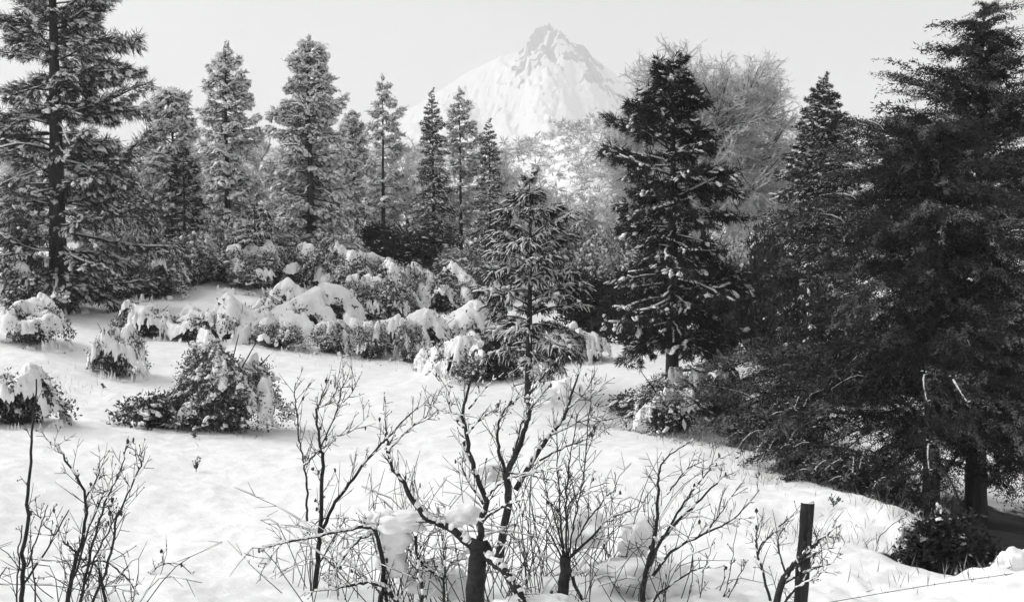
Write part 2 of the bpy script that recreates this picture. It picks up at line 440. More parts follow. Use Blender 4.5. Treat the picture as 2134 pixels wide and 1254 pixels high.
def kit_pine(L, seed, snow, size=.24, drp=.22, k=16, elong=1.0, np_=3, pf=1.0):
    rng = np.random.default_rng(seed)
    b, s = MB(), MB()
    P, t = limb_curve(L, rng, rng.uniform(-.05, .15), rng.uniform(.4, 1.5) * drp, 8, .06)
    P[:, 2] += L * rng.uniform(0, .38) * t ** 3
    b.tube(P, (.012 + .012 * L) * (1 - .75 * t), 5, 0)
    spots = []
    n = int(5 + 6.5 * L)
    for q in range(n):
        u = .22 + .76 * (q + rng.uniform(0, .6)) / n
        p0 = np.array([np.interp(u, t, P[:, c]) for c in range(3)])
        sgn = 1 if q % 2 else -1
        a = sgn * rng.uniform(.6, 1.1)
        ln = rng.uniform(.22, .42) * min(L, 1.8) * (1.15 - .7 * u)
        d = np.array([math.cos(a), math.sin(a), rng.uniform(-.15, .3)])
        tw = p0 + d * ln * np.linspace(0, 1, 4)[:, None]
        tw[:, 2] -= .35 * ln * np.linspace(0, 1, 4) ** 2
        b.tube(tw, .009 * (1 - .6 * np.linspace(0, 1, 4)), 4, 0)
        spots.append((tw[-1], unit(tw[-1] - tw[-2])))
        if ln > .3: spots.append((tw[2] + rng.standard_normal(3) * .03, d))
    spots.append((P[-1], unit(P[-1] - P[-2])))
    spots.append((P[-2], unit(P[-1] - P[-2])))
    for p, d in spots:
        sz = size * rng.uniform(.8, 1.25)
        tuft(b, p, d, sz, rng, k)
        if rng.random() < snow:
            dd = unit(d + np.array([0, 0, -.25]))
            yaw = math.atan2(dd[1], dd[0]); pt = math.asin(np.clip(dd[2], -1, 1))
            g = rng.uniform(.75, 1.2)
            s.patch(p + dd * sz * .32 + np.array([0, 0, sz * .14]), (sz * .5 * g * pf, sz * .32 * g * pf, sz * .15 * g * pf), yaw, rng, np_, pt)
    # snow lying along the limb
    if snow > .25:
        run = P[1:-1] + np.array([0, 0, 1]) * (.012 + .012 * L) * .8
        s.tube(run, (.012 + .016 * L) * rng.uniform(.5, 1.15, len(run)), 5, 0, .7)
    return b.arr(), s.arr()

def kit_fan(L, seed, snow, size=.3):
    """young pine: long needles bent down in fingers under snow"""
    rng = np.random.default_rng(seed)
    b, s = MB(), MB()
    P, t = limb_curve(L, rng, rng.uniform(.15, .3), rng.uniform(.25, .45))
    b.tube(P, (.012 + .01 * L) * (1 - .7 * t), 5, 0)
    n = int(4 + 4.5 * L)
    spots = [(P[-1], unit(P[-1] - P[-2]))]
    for q in range(n):
        u = .3 + .68 * (q + rng.uniform(0, .5)) / n
        p0 = np.array([np.interp(u, t, P[:, c]) for c in range(3)])
        a = (1 if q % 2 else -1) * rng.uniform(.5, 1.0)
        ln = rng.uniform(.2, .36) * min(L, 1.6) * (1.2 - .7 * u)
        d = np.array([math.cos(a), math.sin(a), rng.uniform(0, .25)])
        tw = p0 + d * ln * np.linspace(0, 1, 4)[:, None]; tw[:, 2] -= .3 * ln * np.linspace(0, 1, 4) ** 2
        b.tube(tw, .008 * (1 - .5 * np.linspace(0, 1, 4)), 4, 0)
        spots.append((tw[-1], unit(tw[-1] - tw[0])))
    for p, d in spots:
        sz = size * rng.uniform(.8, 1.2)
        for q in range(9):
            a = rng.uniform(-1.5, 1.5)
            dd = np.array([d[0] * math.cos(a) - d[1] * math.sin(a), d[0] * math.sin(a) + d[1] * math.cos(a), 0])
            dd = unit(dd) * 1.0
            st = np.linspace(0, 1, 4)[:, None]
            fin = p + dd * sz * st * rng.uniform(.6, 1) + np.array([0, 0, 1]) * sz * (rng.uniform(0.1, .4) * st - rng.uniform(.5, .95) * st ** 2)
            b.spikes(np.repeat(fin[:3], 3, 0), unit_rows(np.repeat(np.diff(fin, axis=0), 3, 0) + rng.standard_normal((9, 3)) * sz * .1), np.full(9, sz * .55), np.full(9, .010), rng, 1)
            if rng.random() < snow:
                s.tube(fin + np.array([0, 0, .022]), np.array([.022, .028, .024, .01]) * rng.uniform(.7, 1.2), 5, 0, .8)
        if rng.random() < snow:
            s.blob(p + np.array([0, 0, .03]), (.085, .075, .05), 0, rng, 1, .15)
    if snow > .3:
        s.tube(P[1:-1] + np.array([0, 0, .018 + .004 * L]), (.014 + .01 * L) * rng.uniform(.5, 1.1, len(P) - 2), 5, 0, .7)
    return b.arr(), s.arr()

def unit_rows(a): return a / (np.linalg.norm(a, axis=1)[:, None] + 1e-9)

def kit_fir(L, seed, snow):
    rng = np.random.default_rng(seed)
    b, s = MB(), MB()
    P, t = limb_curve(L, rng, rng.uniform(-.05, .1), rng.uniform(.1, .3))
    b.tube(P, (.01 + .01 * L) * (1 - .75 * t), 4, 0)
    n = int(6 + 9 * L)
    for q in range(n):
        u = .12 + .87 * (q + rng.uniform(0, .6)) / n
        p0 = np.array([np.interp(u, t, P[:, c]) for c in range(3)])
        a = (1 if q % 2 else -1) * rng.uniform(.5, 1.1)
        ln = rng.uniform(.25, .45) * min(L, 1.5) * (1.15 - .8 * u) + .08
        d = np.array([math.cos(a), math.sin(a), rng.uniform(-.35, .2)])
        st = np.linspace(0, 1, 4)[:, None]
        tw = p0 + d * ln * st; tw[:, 2] -= (.45 * ln * st[:, 0] ** 2)
        k = int(10 + 26 * ln)
        pos = p0 + d * ln * rng.uniform(.1, 1, (k, 1)); pos[:, 2] -= .3 * ln * rng.uniform(0, 1, k)
        dr = unit_rows(d[None] * .8 + rng.standard_normal((k, 3)) * .7 - np.array([[0, 0, .35]]))
        b.spikes(pos, dr, rng.uniform(.09, .18, k), np.full(k, .016), rng, 1)
        if rng.random() < snow:
            g = rng.uniform(.6, 1.2)
            s.patch(tw[2] + np.array([0, 0, .035]), (ln * .36 * g + .03, .07 * g, .04 * g), a, rng, 2, -.35)
    tuft(b, P[-1], np.array([1, 0, -.2]), .16, rng, 12)
    return b.arr(), s.arr()

def kit_droop(L, seed, snow, leaf=1.0, rime=.25):
    """long limb with hanging leafy sprays (the big dark trees at the right)"""
    rng = np.random.default_rng(seed)
    b, s = MB(), MB()
    P, t = limb_curve(L, rng, rng.uniform(.1, .35), rng.uniform(.75, 1.25), 9, .05)
    b.tube(P, (.010 + .011 * L) * (1 - .8 * t), 5, 0)
    n = int(6 + 10 * L)
    for q in range(n):
        u = .12 + .88 * (q + rng.uniform(0, .7)) / n
        u = min(u, 1)
        p0 = np.array([np.interp(u, t, P[:, c]) for c in range(3)])
        a = rng.uniform(-1.25, 1.25)
        ln = rng.uniform(.3, .75) * min(1.0, .45 + .35 * L)
        d = np.array([math.cos(a), math.sin(a), rng.uniform(-.25, .25)])
        st = np.linspace(0, 1, 5)[:, None]
        tw = p0 + d * ln * st * .8 - np.array([0, 0, 1]) * ln * .85 * st ** 2
        b.tube(tw, .007 * (1 - .7 * st[:, 0]), 3, 0)
        k = int(40 * leaf * (.5 + ln))
        w = rng.uniform(0.05, 1, k)
        pos = np.stack([np.interp(w, st[:, 0], tw[:, c]) for c in range(3)], -1) + rng.standard_normal((k, 3)) * .03
        tg = unit(tw[-1] - tw[1])
        dr = unit_rows(tg[None] * .8 + rng.standard_normal((k, 3)) * .75)
        b.spikes(pos, dr, rng.uniform(.045, .1, k), rng.uniform(.007, .014, k), rng, 2 if rng.random() < rime else 1)
        if rng.random() < snow:
            seg = tw[: rng.integers(3, 6)]
            s.tube(seg + np.array([0, 0, .014]), .013 * rng.uniform(.6, 1.5, len(seg)), 4, 0, .7)
            for _ in range(3):
                p = pos[rng.integers(k)]
                s.blob(p + np.array([0, 0, .015]), (.03, .016, .01), rng.uniform(0, 6), rng, 0, .2)
    return b.arr(), s.arr()

def kit_twig(L, seed, snow, wmul=1.0):
    """bare forking branch, rimed"""
    rng = np.random.default_rng(seed)
    b, s = MB(), MB()
    def grow(p, d, ln, r, lev):
        st = np.linspace(0, 1, 5)[:, None]
        bend = rng.standard_normal(3) * .18
        q = p + d * ln * st + bend * ln * st ** 2
        b.tube(q, r * (1 - .6 * st[:, 0]), 4 if lev < 2 else 3, 0 if lev < 1 else 1)
        if rng.random() < snow:
            s.tube(q + np.array([0, 0, r * .9]), (r * .8 + .004) * np.ones(5) * (1 - .5 * st[:, 0]), 3, 0, .8)
        if lev < 3:
            for c in range(int((4, 4, 3)[lev] + (2 * L if lev == 0 else 0))):
                u = rng.uniform(.25, 1)
                i = min(3, int(u * 4))
                p1 = q[i] + (q[i + 1] - q[i]) * (u * 4 - i)
                dd = unit(d + rng.standard_normal(3) * .62 + np.array([0, 0, .18]))
                grow(p1, dd, ln * rng.uniform(.35, .6), max(r * .5, .006 * wmul), lev + 1)
    grow(np.zeros(3), np.array([1., 0, 0]), L, .018 * wmul + .008 * L, 0)
    return b.arr(), s.arr()

class Kit:
    """variants of a bough by length, each held as arrays and as meshes"""
    def __init__(s, fn, name, lens, nvar, bmats, seed, **kw):
        s.items = []
        for a, L in enumerate(lens):
            for q in range(nvar):
                b, sn = fn(L, seed + 97 * a + q, **kw)
                s.items.append([L, b, sn, None, None, name, bmats])
    def pick(s, L, rng):
        it = sorted(s.items, key=lambda x: abs(math.log(x[0] / max(L, .05))) + rng.uniform(0, .12))[0]
        if it[3] is None:
            it[3] = to_mesh(it[1], s.items[0][5], it[6], True)
            it[4] = to_mesh(it[2], 'snow_load', [SNOWLOAD], True) if len(it[2][0]) else False
        return it
    def pick_arr(s, L, rng):
        return sorted(s.items, key=lambda x: abs(math.log(x[0] / max(L, .05))) + rng.uniform(0, .12))[0]

K_PINE = Kit(kit_pine, 'pine_bough', [.5, .9, 1.5, 2.3], 4, [BARK, NEEDLE], 100, snow=1.0, size=.28, np_=4, pf=1.2)
K_PINEX = Kit(kit_pine, 'big_pine_bough', [.8, 1.6, 2.6, 3.6], 4, [BARK, NEEDLE], 200, snow=.75, size=.33, np_=5, pf=.66, k=22)
K_DARK = Kit(kit_pine, 'dark_pine_bough', [.4, .8, 1.3, 1.9], 4, [BARK, NEEDLED], 300, snow=.32, size=.2, drp=.3, k=26)
K_FAN = Kit(kit_fan, 'young_pine_bough', [.4, .8, 1.2, 1.7], 4, [BARK, NEEDLED], 400, snow=.52)
K_FIR = Kit(kit_fir, 'fir_bough', [.4, .8, 1.3, 1.9], 4, [BARK, NEEDLED], 500, snow=.62)
K_FIRS = Kit(kit_fir, 'snowy_fir_bough', [.5, 1.0, 1.7], 4, [BARK, NEEDLE], 600, snow=.7)
K_DROOP = Kit(kit_droop, 'drooping_bough', [.6, 1.2, 2.0, 3.0], 4, [BARK, OAKLEAF, RIMELEAF], 700, snow=.006, leaf=1.35, rime=.26)
K_BRUSH = Kit(kit_droop, 'brush_spray', [.5, .9, 1.4], 4, [BARK, OAKLEAF, RIMELEAF], 800, snow=.15, leaf=1.1, rime=.5)
K_TWIG = Kit(kit_twig, 'rimed_branch', [.8, 1.5], 4, [BARK, FROST], 900, snow=.7, wmul=1.5)
K_TWIGB = Kit(kit_twig, 'rimed_branch', [.7, 1.3], 3, [FROST, FROST], 950, snow=.85, wmul=2.4)

# ------------------------------------------------------------------ trees
def place(kit, root, p, az, tilt, L, rng, roll=0.0, name=None):
    it = kit.pick(L, rng)
    M = Matrix(rot(az, tilt, roll, L / it[0]).tolist()).to_4x4()
    M.translation = Vector(p)
    o = link(name or 'bough', it[3], root, mat=M)
    if it[4]: link('snow_load', it[4], o)
    return o

def conifer(name, label, cat, px, Y, top, prof, n, kit, seed, wild=9, ex=.92, front=1.0, trunk=.2, tilts=(35, -14), merged=False, lean=0, group=None, jitter=(.7, 1.08), stubs=0, ztop=None):
    """prof: (py, left radius px, right radius px) from the top of the crown to its bottom"""
    rng = np.random.default_rng(seed)
    base = on(px, Y)
    root = thing(name, label, cat, base, group)
    k = Y / F
    topz = at(px, top, Y)[2] - base[2]
    tb = MB()
    m = 14
    tz = np.linspace(-.3, topz, m)
    wob = np.cumsum(rng.standard_normal((m, 2)) * .012 * topz / 6, axis=0) * np.linspace(0, 1, m)[:, None]
    ax = np.stack([wob[:, 0] + lean * np.clip(tz / topz, 0, 1), wob[:, 1], tz], -1)
    rr = trunk * (1 - .93 * np.clip(tz / topz, 0, 1) ** .9); rr[0] *= 1.25
    tb.tube(ax, rr, 10, 0)
    link('trunk', tb.mesh('trunk', [BARK]), root)
    def axis(z): return np.array([np.interp(z, tz, ax[:, 0]), np.interp(z, tz, ax[:, 1]), z])
    pr = np.array([(at(px, q[0], Y)[2] - base[2], q[1] * k, q[2] * k) for q in prof])[::-1]
    z0, z1 = pr[0, 0], topz
    C = [MB(), MB()]
    for q in range(n):
        u = (q + rng.uniform(0, 1)) / n
        z = z0 + (z1 - z0) * u ** ex
        rL, rR = np.interp(z, pr[:, 0], pr[:, 1]), np.interp(z, pr[:, 0], pr[:, 2])
        az = q * 2.39996 + rng.uniform(-.5, .5)
        c = (math.cos(az) + 1) / 2
        fr = max(0.0, -math.sin(az)) * (1 - front)
        if rng.random() < fr * .75 * (1 if u < .75 else .3): continue
        L = max((rL + (rR - rL) * c) * rng.uniform(*jitter), .14) * (1 - .6 * fr)
        til = math.radians(tilts[1] + (tilts[0] - tilts[1]) * u + rng.uniform(-wild, wild) + rng.uniform(-wild, wild) * .5)
        p = axis(z)
        L = L / max(math.cos(til), .8)
        if merged:
            it = kit.pick_arr(L, rng)
            R = rot(az, til, rng.uniform(-.3, .3), L / it[0])
            C[0].merge(it[1], R, p); C[1].merge(it[2], R, p)
        else:
            place(kit, root, p, az, til, L, rng, rng.uniform(-.03, .03) * wild)
    if merged:
        link('crown', C[0].mesh('crown', kit.items[0][6]), root, kind='stuff')
        if C[1].n: link('snow_load', C[1].mesh('snow_load', [SNOWLOAD]), root, kind='stuff')
    else:
        place(kit, root, axis(topz - .12), 0, math.radians(80), .3, rng)
    # dead lower stubs carrying a line of snow
    for q in range(stubs):
        z = rng.uniform(.35, 1.0) * z0 if z0 > 1 else rng.uniform(.2, .6) * topz
        az = rng.uniform(0, 6.28); L = rng.uniform(.5, 1.3) * max(pr[0, 1], .6)
        st = np.linspace(0, 1, 6)[:, None]
        d = np.array([math.cos(az), math.sin(az), rng.uniform(-.1, .25)])
        pts = axis(z) + d * L * st + np.array([0, 0, -1]) * L * rng.uniform(.1, .35) * st ** 2 + rng.standard_normal((6, 3)) * .02
        lb, ls = MB(), MB()
        lb.tube(pts, trunk * .16 * (1 - .8 * st[:, 0]), 5, 0)
        for _ in range(5):
            i = rng.integers(1, 5)
            e = pts[i] + (d * .5 + rng.standard_normal(3) * .5) * L * .3
            lb.tube(np.array([pts[i], (pts[i] + e) / 2 + [0, 0, .02], e]), [.009, .006, .003], 4, 0)
        ls.tube(pts[1:] + np.array([0, 0, trunk * .15]), trunk * .13 * np.linspace(1.2, .5, 5), 5, 0, .7)
        o = link('dead_limb', lb.mesh('dead_limb', [BARK]), root)
        link('snow_load', ls.mesh('snow_load', [SNOWLOAD]), o)
    return root

# left: the big pine and its neighbours
conifer('pine_tree', 'tallest pine at the left edge, thick dark trunk, top cut off by the frame', 'pine tree', 120, 38, -330,
        [(-330, 20, 20), (-120, 110, 120), (0, 150, 170), (100, 150, 205), (180, 160, 160), (300, 190, 190), (420, 190, 235), (520, 190, 260), (600, 140, 220)], 185, K_PINEX, 1, 20, 1.0, front=.45, trunk=.36, tilts=(30, -12), stubs=7, jitter=(.55, 1.1))
conifer('pine_tree', 'snow-heavy pine with rounded pale top, right behind the tallest pine', 'pine tree', 362, 50, 200,
        [(200, 14, 14), (240, 45, 40), (330, 60, 45), (420, 80, 55), (520, 95, 75), (570, 80, 70)], 105, K_PINE, 2, 13, .95, trunk=.17)
conifer('pine_tree', 'dark young pine in the gap between snow-heavy pine and slim bare-trunked pine', 'pine tree', 385, 47, 320,
        [(320, 8, 8), (360, 28, 24), (430, 45, 36), (540, 55, 45)], 60, K_DARK, 22, trunk=.1)
conifer('pine_tree', 'slim pine with open snowy crown and bare lower trunk, left of the widest slim pine', 'pine tree', 475, 60, 97,
        [(97, 5, 5), (150, 32, 32), (230, 58, 66), (330, 70, 72), (420, 92, 88), (495, 95, 90)], 165, K_PINE, 3, 13, .95, front=.2, trunk=.2, tilts=(18, -14), stubs=4, jitter=(.35, 1.15))
conifer('pine_tree', 'broad slim-trunked pine with its long dark trunk showing down to the shrubs', 'pine tree', 649, 55, 86,
        [(86, 8, 8), (130, 40, 38), (200, 66, 68), (300, 82, 82), (400, 104, 106), (500, 112, 124), (545, 95, 110)], 205, K_PINE, 4, 13, .95, front=.2, trunk=.24, tilts=(18, -14), stubs=8, jitter=(.35, 1.15))
conifer('pine_sapling', 'small sapling plastered with snow in front of the two slim pines', 'pine tree', 532, 46, 418,
        [(418, 8, 8), (470, 34, 34), (530, 55, 62), (590, 68, 72)], 34, K_FAN, 5, trunk=.08, tilts=(30, -18))
conifer('pine_tree', 'sparse pine with dark topknot and see-through crown, left of the two pointed firs', 'pine tree', 799, 62, 166,
        [(166, 9, 9), (195, 22, 26), (250, 42, 44), (330, 40, 50), (420, 52, 56), (510, 64, 64)], 66, K_PINE, 6, 13, .95, front=.2, trunk=.15, tilts=(15, -8), jitter=(.45, 1.1), stubs=3)
conifer('pine_tree', 'short ragged pine half hidden between broad pine and sparse pine', 'pine tree', 739, 66, 240,
        [(240, 8, 8), (290, 26, 28), (380, 42, 42), (480, 55, 55)], 80, K_PINE, 7, 13, .95, trunk=.13)
conifer('fir_tree', 'needle-pointed narrow fir touching the foot of the mountain at its left', 'fir tree', 905, 60, 190,
        [(190, 4, 4), (250, 18, 20), (320, 30, 34), (400, 48, 52), (480, 66, 66), (545, 75, 75)], 135, K_FIRS, 8, trunk=.15, tilts=(30, -20))
conifer('pine_tree', 'open-crowned pine just right of the needle-pointed narrow fir', 'pine tree', 961, 66, 192,
        [(192, 9, 9), (230, 24, 30), (290, 34, 42), (380, 42, 44), (470, 55, 55), (540, 60, 60)], 85, K_PINE, 9, 13, .95, front=.45, trunk=.14, tilts=(18, -8), jitter=(.35, 1.12))
conifer('fir_tree', 'small dark pointed fir below the mountain, right of the open-crowned pine', 'fir tree', 1022, 64, 254,
        [(254, 4, 4), (300, 18, 18), (380, 34, 34), (470, 50, 50), (560, 60, 60)], 100, K_FIRS, 10, trunk=.12, tilts=(30, -18))
conifer('pine_tree', 'young pine standing alone in the meadow, drooping needle fans capped with snow', 'pine tree', 1102, 27, 375,
        [(375, 6, 6), (420, 28, 26), (470, 66, 60), (520, 95, 80), (600, 108, 108), (660, 115, 135), (740, 85, 90)], 60, K_FAN, 11, 16, 1.15, trunk=.12, tilts=(42, -8), jitter=(.55, 1.08), stubs=4)
conifer('pine_tree', 'black-looking full pine at the centre right with massive straight trunk', 'pine tree', 1402, 24.5, 130,
        [(130, 22, 22), (180, 42, 36), (230, 95, 50), (290, 120, 70), (340, 130, 100), (420, 125, 140), (520, 130, 150), (620, 150, 160), (710, 140, 150)], 145, K_DARK, 12, 11, 1.0, front=.72, trunk=.19, tilts=(34, -14), jitter=(.45, 1.14), stubs=6)
conifer('fir_tree', 'dense conical fir with sharp tip between the rimed oak and the big dark tree', 'fir tree', 1700, 42, 163,
        [(163, 4, 4), (200, 20, 20), (240, 40, 38), (300, 58, 62), (370, 80, 84), (440, 104, 98), (540, 130, 110), (640, 130, 120)], 230, K_FIR, 13, trunk=.2, tilts=(32, -22), jitter=(.75, 1.1))

# right: three big dark trees over the hollow
conifer('dark_tree', 'biggest dark tree at the right, drooping leafy limbs and crooked bare top', 'tree', 2045, 22.5, 22,
        [(22, 26, 50), (90, 58, 60), (140, 72, 70), (180, 100, 70), (230, 140, 100), (300, 195, 130), (420, 255, 160), (560, 300, 200), (720, 340, 220), (860, 350, 240), (930, 320, 240)], 250, K_DROOP, 14, 26, 1.0, .75, trunk=.24, tilts=(46, 22), lean=-.12, jitter=(.45, 1.0))
conifer('dark_tree', 'dark tree whose rounded shoulder stands left of the biggest dark tree', 'tree', 1950, 21, 272,
        [(272, 60, 30), (330, 115, 60), (400, 170, 90), (520, 215, 120), (680, 265, 140), (820, 305, 150), (960, 330, 170)], 210, K_DROOP, 15, 22, .95, 1.0, trunk=.19, tilts=(46, 22), jitter=(.6, 1.08))
conifer('dark_tree', 'dark tree cut off by the right edge, behind the biggest dark tree', 'tree', 2168, 25, 95,
        [(95, 20, 20), (150, 50, 50), (230, 80, 80), (400, 130, 130), (700, 170, 170), (1000, 180, 170)], 110, K_DROOP, 16, trunk=.2, tilts=(38, 4), jitter=(.5, 1.08))

# rimed oak behind the dark pine
def round_tree(name, label, cat, px, Y, cpy, rx, ry, n, seed, trunk=.18, kit=None, group=None, limbs=9):
    kit = kit or K_TWIG
    rng = np.random.default_rng(seed)
    base = on(px, Y); root = thing(name, label, cat, base, group)
    k = Y / F
    cz = at(px, cpy, Y)[2] - base[2]; RX_, RZ = rx * k, ry * k
    fork = max(cz - RZ * .95, .8)
    tb = MB()
    tb.tube(curve([(0, 0, -.3), (.08, .03, fork * .5), (0, 0, fork)], 7), trunk * np.linspace(1.2, .8, 7), 9, 0)
    link('trunk', tb.mesh('trunk', [BARK]), root)
    C = [MB(), MB()]
    for q in range(limbs):
        az = q * 2.4 + rng.uniform(-.4, .4); el = rng.uniform(.1, 1.25)
        e = np.array([RX_ * math.cos(el) * math.cos(az), RX_ * math.cos(el) * math.sin(az), cz + RZ * (math.sin(el) * 1.5 - .75)]) * np.array([.92, .92, 1])
        s0 = np.array([0, 0, fork - .1])
        m_ = (s0 + e) / 2 + np.array([0, 0, .18 * RZ]) + rng.standard_normal(3) * .15 * RX_ * .5
        pts = curve([s0, m_, e], 8)
        lb = MB(); lb.tube(pts, trunk * .5 * np.linspace(1, .25, 8), 6, 0)
        link('limb', lb.mesh('limb', [BARK]), root)
        for _ in range(max(1, n // limbs)):
            u = rng.uniform(.3, 1)
            p = np.array([np.interp(u, np.linspace(0, 1, 8), pts[:, c]) for c in range(3)])
            out = unit(p - np.array([0, 0, cz - RZ * .5]) + rng.standard_normal(3) * .5 * RX_)
            L = rng.uniform(.3, .55) * RX_
            it = kit.pick_arr(L, rng)
            R = rot(math.atan2(out[1], out[0]), math.asin(np.clip(out[2], -1, 1)), rng.uniform(0, 6), L / it[0])
            C[0].merge(it[1], R, p); C[1].merge(it[2], R, p)
    link('crown', C[0].mesh('crown', kit.items[0][6]), root, kind='stuff')
    if C[1].n: link('snow_load', C[1].mesh('snow_load', [SNOWLOAD]), root, kind='stuff')
    return root
round_tree('oak_tree', 'round bare oak grey with rime, rising behind the black-looking pine', 'oak tree', 1468, 48, 305, 175, 165, 640, 21, .22, limbs=17)

# rimed broadleaf trees filling the gaps at the back of the meadow: three built, the rest copied
def copy_tree(o):
    def cp(x, par):
        c = x.copy(); COL.objects.link(c)
        if par is not None: c.parent = par
        for ch in x.children: cp(ch, c)
        return c
    return cp(o, None)
BACK = [(425, 82, 300), (562, 84, 290), (612, 78, 320), (702, 80, 300), (765, 86, 330), (850, 80, 320), (1052, 84, 330), (1120, 74, 400), (1165, 78, 420), (1215, 72, 430), (1275, 76, 420), (1330, 70, 440), (1560, 66, 440), (1620, 70, 420), (300, 70, 330), (200, 66, 330), (40, 60, 330), (1460, 64, 470), (950, 78, 390), (500, 74, 380), (1800, 60, 420), (1740, 66, 430)]
BLAB = ['left of the slim bare-trunked pine', 'in the gap between the two tall slim pines', 'touching the left boughs of the broad slim-trunked pine', 'right of the broad slim-trunked pine', 'left of the sparse pine with topknot',
 'between sparse pine and needle-pointed fir', 'right of the small dark fir', 'above the left shoulder of the young pine', 'above the right shoulder of the young pine', 'well right of the young pine top', 'in the gap left of the black-looking pine',
 'touching the left boughs of the black-looking pine', 'in the gap right of the black-looking pine', 'left of the conical fir', 'behind the left neighbour of the tallest pine crown', 'behind the right limbs of the tallest pine', 'at the left edge behind the tallest pine',
 'behind the black-looking pine trunk', 'between the two open firs', 'right of the slim bare-trunked pine', 'between conical fir and the dark trees', 'right of the conical fir']
protos = []
for a, (px, Y, top) in enumerate(BACK):
    grp = 'rimed trees in the snowy wood'
    lab = 'rimed tree in the snowy wood ' + BLAB[a]
    p = on(px, Y)
    top -= 22
    hh = (HORIZON - top) / F * Y - p[2]
    if a < 3:
        o = round_tree('rimed_tree', lab, 'tree', px, Y, top + 110, 75, 105, 130, 40 + a, .12, K_TWIGB, grp, 9)
        protos.append((o, hh))
    else:
        o = copy_tree(protos[a % 3][0])
        o['label'] = lab
        o.location = p
        sc = hh / protos[a % 3][1]
        o.scale = (sc * 1.1, sc * 1.1, sc); o.rotation_euler = (0, 0, a * 1.7)

# far wood on the hillside: reads as one mass
def far_wood():
    rng = np.random.default_rng(77)
    b, s = MB(), MB()
    kits = [k for k in K_TWIG.items if k[0] < 1]
    for q in range(2600):
        y = 78 + 235 * rng.random() ** .8
        px = rng.uniform(-60, 2190)
        x = (px - CX) / F * y
        z = ground(x, y)
        h = rng.uniform(1.0, 2.6) * (1 if rng.random() < .8 else 1.7)
        n = 5
        for c in range(n):
            o = np.array([rng.normal(0, .35) * h, rng.normal(0, .35) * h, rng.uniform(.25, 1) * h])
            k = 12
            d = unit_rows(rng.standard_normal((k, 3)) + np.array([[0, 0, .3]]))
            b.spikes(np.tile(np.array([x, y, z]) + o, (k, 1)), d, h * rng.uniform(.2, .5, k), np.full(k, .03 * h), rng, 0)
            if rng.random() < .6: s.patch(np.array([x, y, z]) + o + [0, 0, .1 * h], (.24 * h, .2 * h, .09 * h), rng.uniform(0, 6), rng, 2)
    arrb, arrs = b.arr(), s.arr()
    v = np.concatenate([arrb[0], arrs[0]]); f = np.concatenate([arrb[1], arrs[1] + len(arrb[0])]); m = np.concatenate([arrb[2], arrs[2] + 1])
    o = link('far_woods', to_mesh((v, f, m), 'far_woods', [FROST, SNOWLOAD]), kind='stuff')
    o['label'] = 'hillside wood white with rime below the mountain'
far_wood()

# ------------------------------------------------------------------ snow pillows and shrubs
def pillow(mb, c, ax, seed, lvl=3, yaw=0.0, amp=.22, freq=1.6):
    v, f = ICO[lvl]
    off = Vector((seed * 3.7, seed * 1.3, seed * .7))
    g = np.array([1 + amp * mnoise.noise(Vector(p) * freq + off) * 1.6 + .35 * amp * mnoise.noise(Vector(p) * freq * 3 + off) for p in v])
    p = v * g[:, None]
    p[:, 2] = np.where(p[:, 2] < 0, p[:, 2] * .55, p[:, 2])
    p = p * np.array(ax)
    cy, sy = math.cos(yaw), math.sin(yaw)
    mb.add(np.stack([p[:, 0] * cy - p[:, 1] * sy, p[:, 0] * sy + p[:, 1] * cy, p[:, 2]], -1) + np.asarray(c), f)

